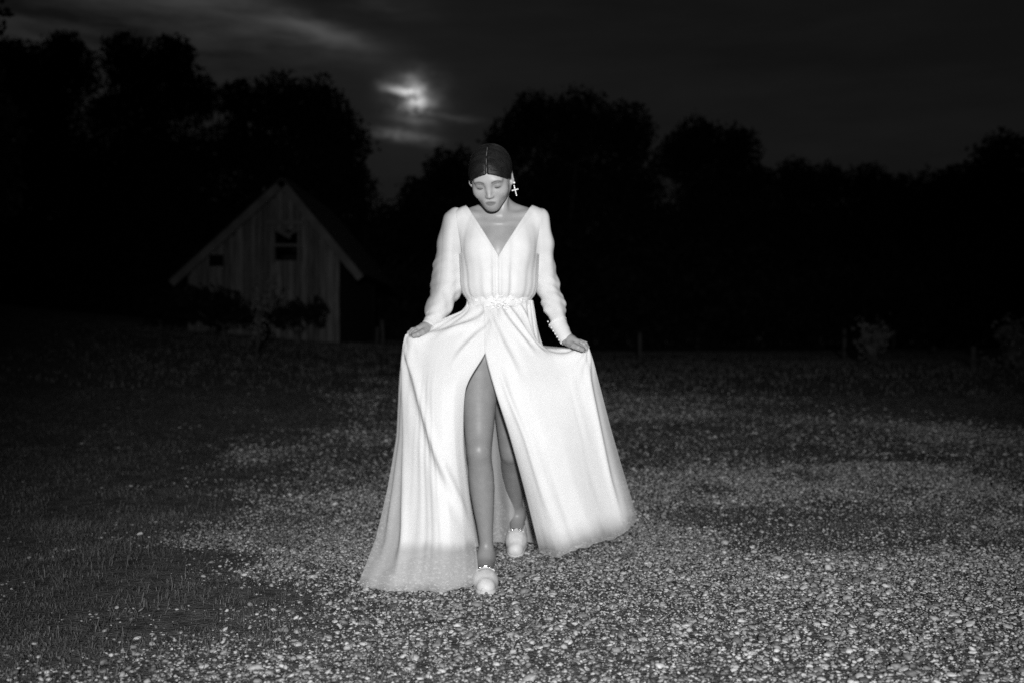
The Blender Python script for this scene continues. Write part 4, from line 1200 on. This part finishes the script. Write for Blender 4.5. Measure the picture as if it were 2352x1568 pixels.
# back of the skirt, from one lifted hand round behind to the other
def edge(rows, n): return spline([r[-1] for r in rows], n, 0.25)
nb = 90
ER, EL_ = edge(ROWS_R, nb), edge(ROWS_L, nb)
ncol = 110
GB_ = np.empty((nb, ncol, 3))
tb = np.linspace(0, 1, nb)
for k in range(nb):
    u = np.linspace(0, 1, ncol)[:, None]
    P_ = ER[k] * (1 - u) + EL_[k] * u
    bulge = np.interp(tb[k], [0, 0.17, 0.33, 0.6, 1.0], [0.095, 0.145, 0.20, 0.36, 0.56])
    sh = np.sin(math.pi * u[:, 0]) ** 0.75
    P_[:, 1] += bulge * sh
    ztar = np.interp(tb[k], [0, 0.17, 0.33, 1.0], [1.052, 0.93, 0.80, 0.03])
    wz = sst(0.18, 0.50, 0.5 - np.abs(u[:, 0] - 0.5)) if tb[k] < 0.36 else sst(0.02, 0.50 - 0.2 * sst(.36, .8, tb[k]), 0.5 - np.abs(u[:, 0] - 0.5))
    P_[:, 2] = P_[:, 2] * (1 - wz) + ztar * wz
    uu = u[:, 0]
    P_[:, 1] += 0.030 * tb[k] * np.sin(uu * 38 + 1.5 * np.sin(uu * 9 + tb[k] * 2)) * wz
    GB_[k] = P_
GB_[..., 2] = np.maximum(GB_[..., 2], 0.014)
o = mesh_obj('skirt_back', GB_.reshape(-1, 3), grid_faces(nb, ncol), M_CHIF, dress)
add_tint(o, np.full(nb * ncol, 0.8), 'opac_mul')

# belt of gathered chiffon with applied flowers
m = MB(); nb_ = 64; rows_ = []
bv = []; bf = []
for j, (dz, o_) in enumerate([(-0.022, 0.013), (-0.012, 0.021), (0.0, 0.018), (0.011, 0.022), (0.021, 0.014)]):
    for k in range(nb_):
        a = 2 * math.pi * k / nb_
        w0 = 0.0025 * math.sin(k * 1.7 + j)
        bv.append((CX + (0.110 + o_ * 0.75 + w0) * math.sin(a), YB - (0.092 + o_ + w0) * math.cos(a), 1.056 + dz + 0.003 * math.sin(k * 0.9 + j)))
for j in range(4):
    for k in range(nb_): bf.append((j * nb_ + k, j * nb_ + (k + 1) % nb_, (j + 1) * nb_ + (k + 1) % nb_, (j + 1) * nb_ + k))
belt = mesh_obj('belt', bv, bf, M_SATIN, dress, True)
def flower(p, r, n, tilt, seed):
    r_ = random.Random(seed); v = []; f = []
    p = np.array(p)
    for k in range(n):
        a = 2 * math.pi * k / n + tilt; d = np.array([math.cos(a), 0, math.sin(a)]); s = np.array([-d[2], 0, d[0]])
        rr = r * r_.uniform(0.75, 1.2); b = len(v); up = np.array([0, -1.0, 0])
        v += [p + up * 0.002, p + d * rr * 0.55 + s * rr * 0.30 + up * 0.003, p + d * rr * 1.0 + up * (-0.002 + 0.006 * r_.random()), p + d * rr * 0.55 - s * rr * 0.30 + up * 0.002, p + d * rr * 0.5 + up * 0.0002]
        f += [(b, b + 1, b + 4), (b + 1, b + 2, b + 4), (b + 4, b + 2, b + 3), (b, b + 4, b + 3)]
    mm = MB(); mm.v = [tuple(x) for x in v]; mm.f = f
    mm.ball(tuple(p + np.array([0, -0.004, 0])), r * 0.16, 6, 4)
    mm.build('belt_flower', M_SATIN, belt, False, origin=p)
for i, (px, py, r) in enumerate([(1112, 688, 12), (1126, 682, 13), (1140, 690, 15), (1150, 676, 11), (1156, 694, 13), (1168, 684, 15), (1180, 678, 12), (1184, 692, 12), (1136, 702, 10), (1162, 704, 11), (1098, 692, 9), (1196, 686, 9), (1148, 706, 9), (1120, 698, 9)]):
    flower(W(px, py, 3.729 + 0.0009 * abs(px - 1148) ** 1.15 * 0.5), r * 0.00135, 4 + i % 4, i * 0.7, i)

# ------------------------------------------------------------------ loafers
def shoe(fr, label):
    o0, R_ = fr
    root = empty('shoe', tuple(o0)); root.parent = woman; root.location = Vector(o0) - base_loc(woman)
    root['label'] = label
    def loc(P): return (P - o0.astype(np.float32)) @ R_.astype(np.float32)
    def hull(q):
        s_ = np.array([1.0, 1.0, 1.0], np.float32)
        d = cone(q * s_, (0, 0.034, 0.022), (0, 0.085, 0.030), 0.034, 0.0425)
        d = smin(d, cone(q, (0, 0.085, 0.030), (0, 0.145, 0.044), 0.042, 0.036), 0.02)
        d = smin(d, cone(q, (0, 0.12, 0.030), (0, 0.215, 0.036), 0.036, 0.032), 0.02)
        return d
    def up(P):
        q = loc(P); d = hull(q)
        d = smax(d, 0.014 - q[:, 2], 0.003)
        d = smax(d, -ell(q, (0, 0.190, 0.082), (0.027, 0.062, 0.048)), 0.005)       # opening for the foot
        r = np.hypot(q[:, 0] / 0.028, (q[:, 1] - 0.072) / 0.046)                     # raised apron seam
        d = d - 0.0010 * np.exp(-((r - 1) / 0.12) ** 2) * (q[:, 2] > 0.03)
        return d
    def so(P):
        q = loc(P); q2 = q.copy(); q2[:, 2] = 0.030
        foot_ = np.minimum(cone(q2, (0, 0.036, 0.03), (0, 0.085, 0.03), 0.036, 0.0445), cone(q2, (0, 0.085, 0.03), (0, 0.215, 0.03), 0.0445, 0.034))
        heel = np.where(q[:, 1] > 0.165, 0.0, 0.006)
        return smax(foot_, np.abs(q[:, 2] - 0.008) - 0.0075, 0.003)
    cs = np.array([o0 + R_ @ np.array([a, b, c]) for a in (-0.06, 0.06) for b in (-0.03, 0.28) for c in (-0.015, 0.10)])
    v, f = surface(up, cs.min(0), cs.max(0), 0.0030); mesh_obj('upper', relax(v, f, 1, .4), f, M_SHOE, root)
    v, f = surface(so, cs.min(0), cs.max(0), 0.0030); mesh_obj('sole', relax(v, f, 1, .3), f, M_SOLE, root)
    # snaffle bar over the vamp
    m = MB()
    def top(x_, y_):
        zz = np.linspace(0.02, 0.10, 160); Q = np.stack([np.full(160, x_), np.full(160, y_), zz], -1).astype(np.float32)
        return zz[np.argmax(hull(Q) > 0.002)]
    def TW(x_, y_, dz=0.002): return o0 + R_ @ np.array([x_, y_, top(x_, y_) + dz])
    yb_ = 0.094
    for s in (-1, 1):
        pts = [TW(s * 0.017 + 0.009 * math.cos(a), yb_ + 0.007 * math.sin(a), 0.003) for a in np.linspace(0, 2 * math.pi, 13)]
        m.tube(pts, 0.0017, 6, cap=False)
    m.tube([TW(x_, yb_, 0.004) for x_ in np.linspace(-0.010, 0.010, 6)], 0.0021, 6)
    m.build('metal_bit', M_METAL, root, True)
    m = MB(); m.tube([TW(x_, yb_ + 0.001, 0.0) for x_ in np.linspace(-0.034, 0.034, 13)], 0.0030, 6)
    m.build('strap', M_SHOE, root, True)
shoe(SHOE_F, 'pale loafer of the leading foot, flat on the gravel')
shoe(SHOE_B, 'pale loafer of the trailing foot, heel lifted')
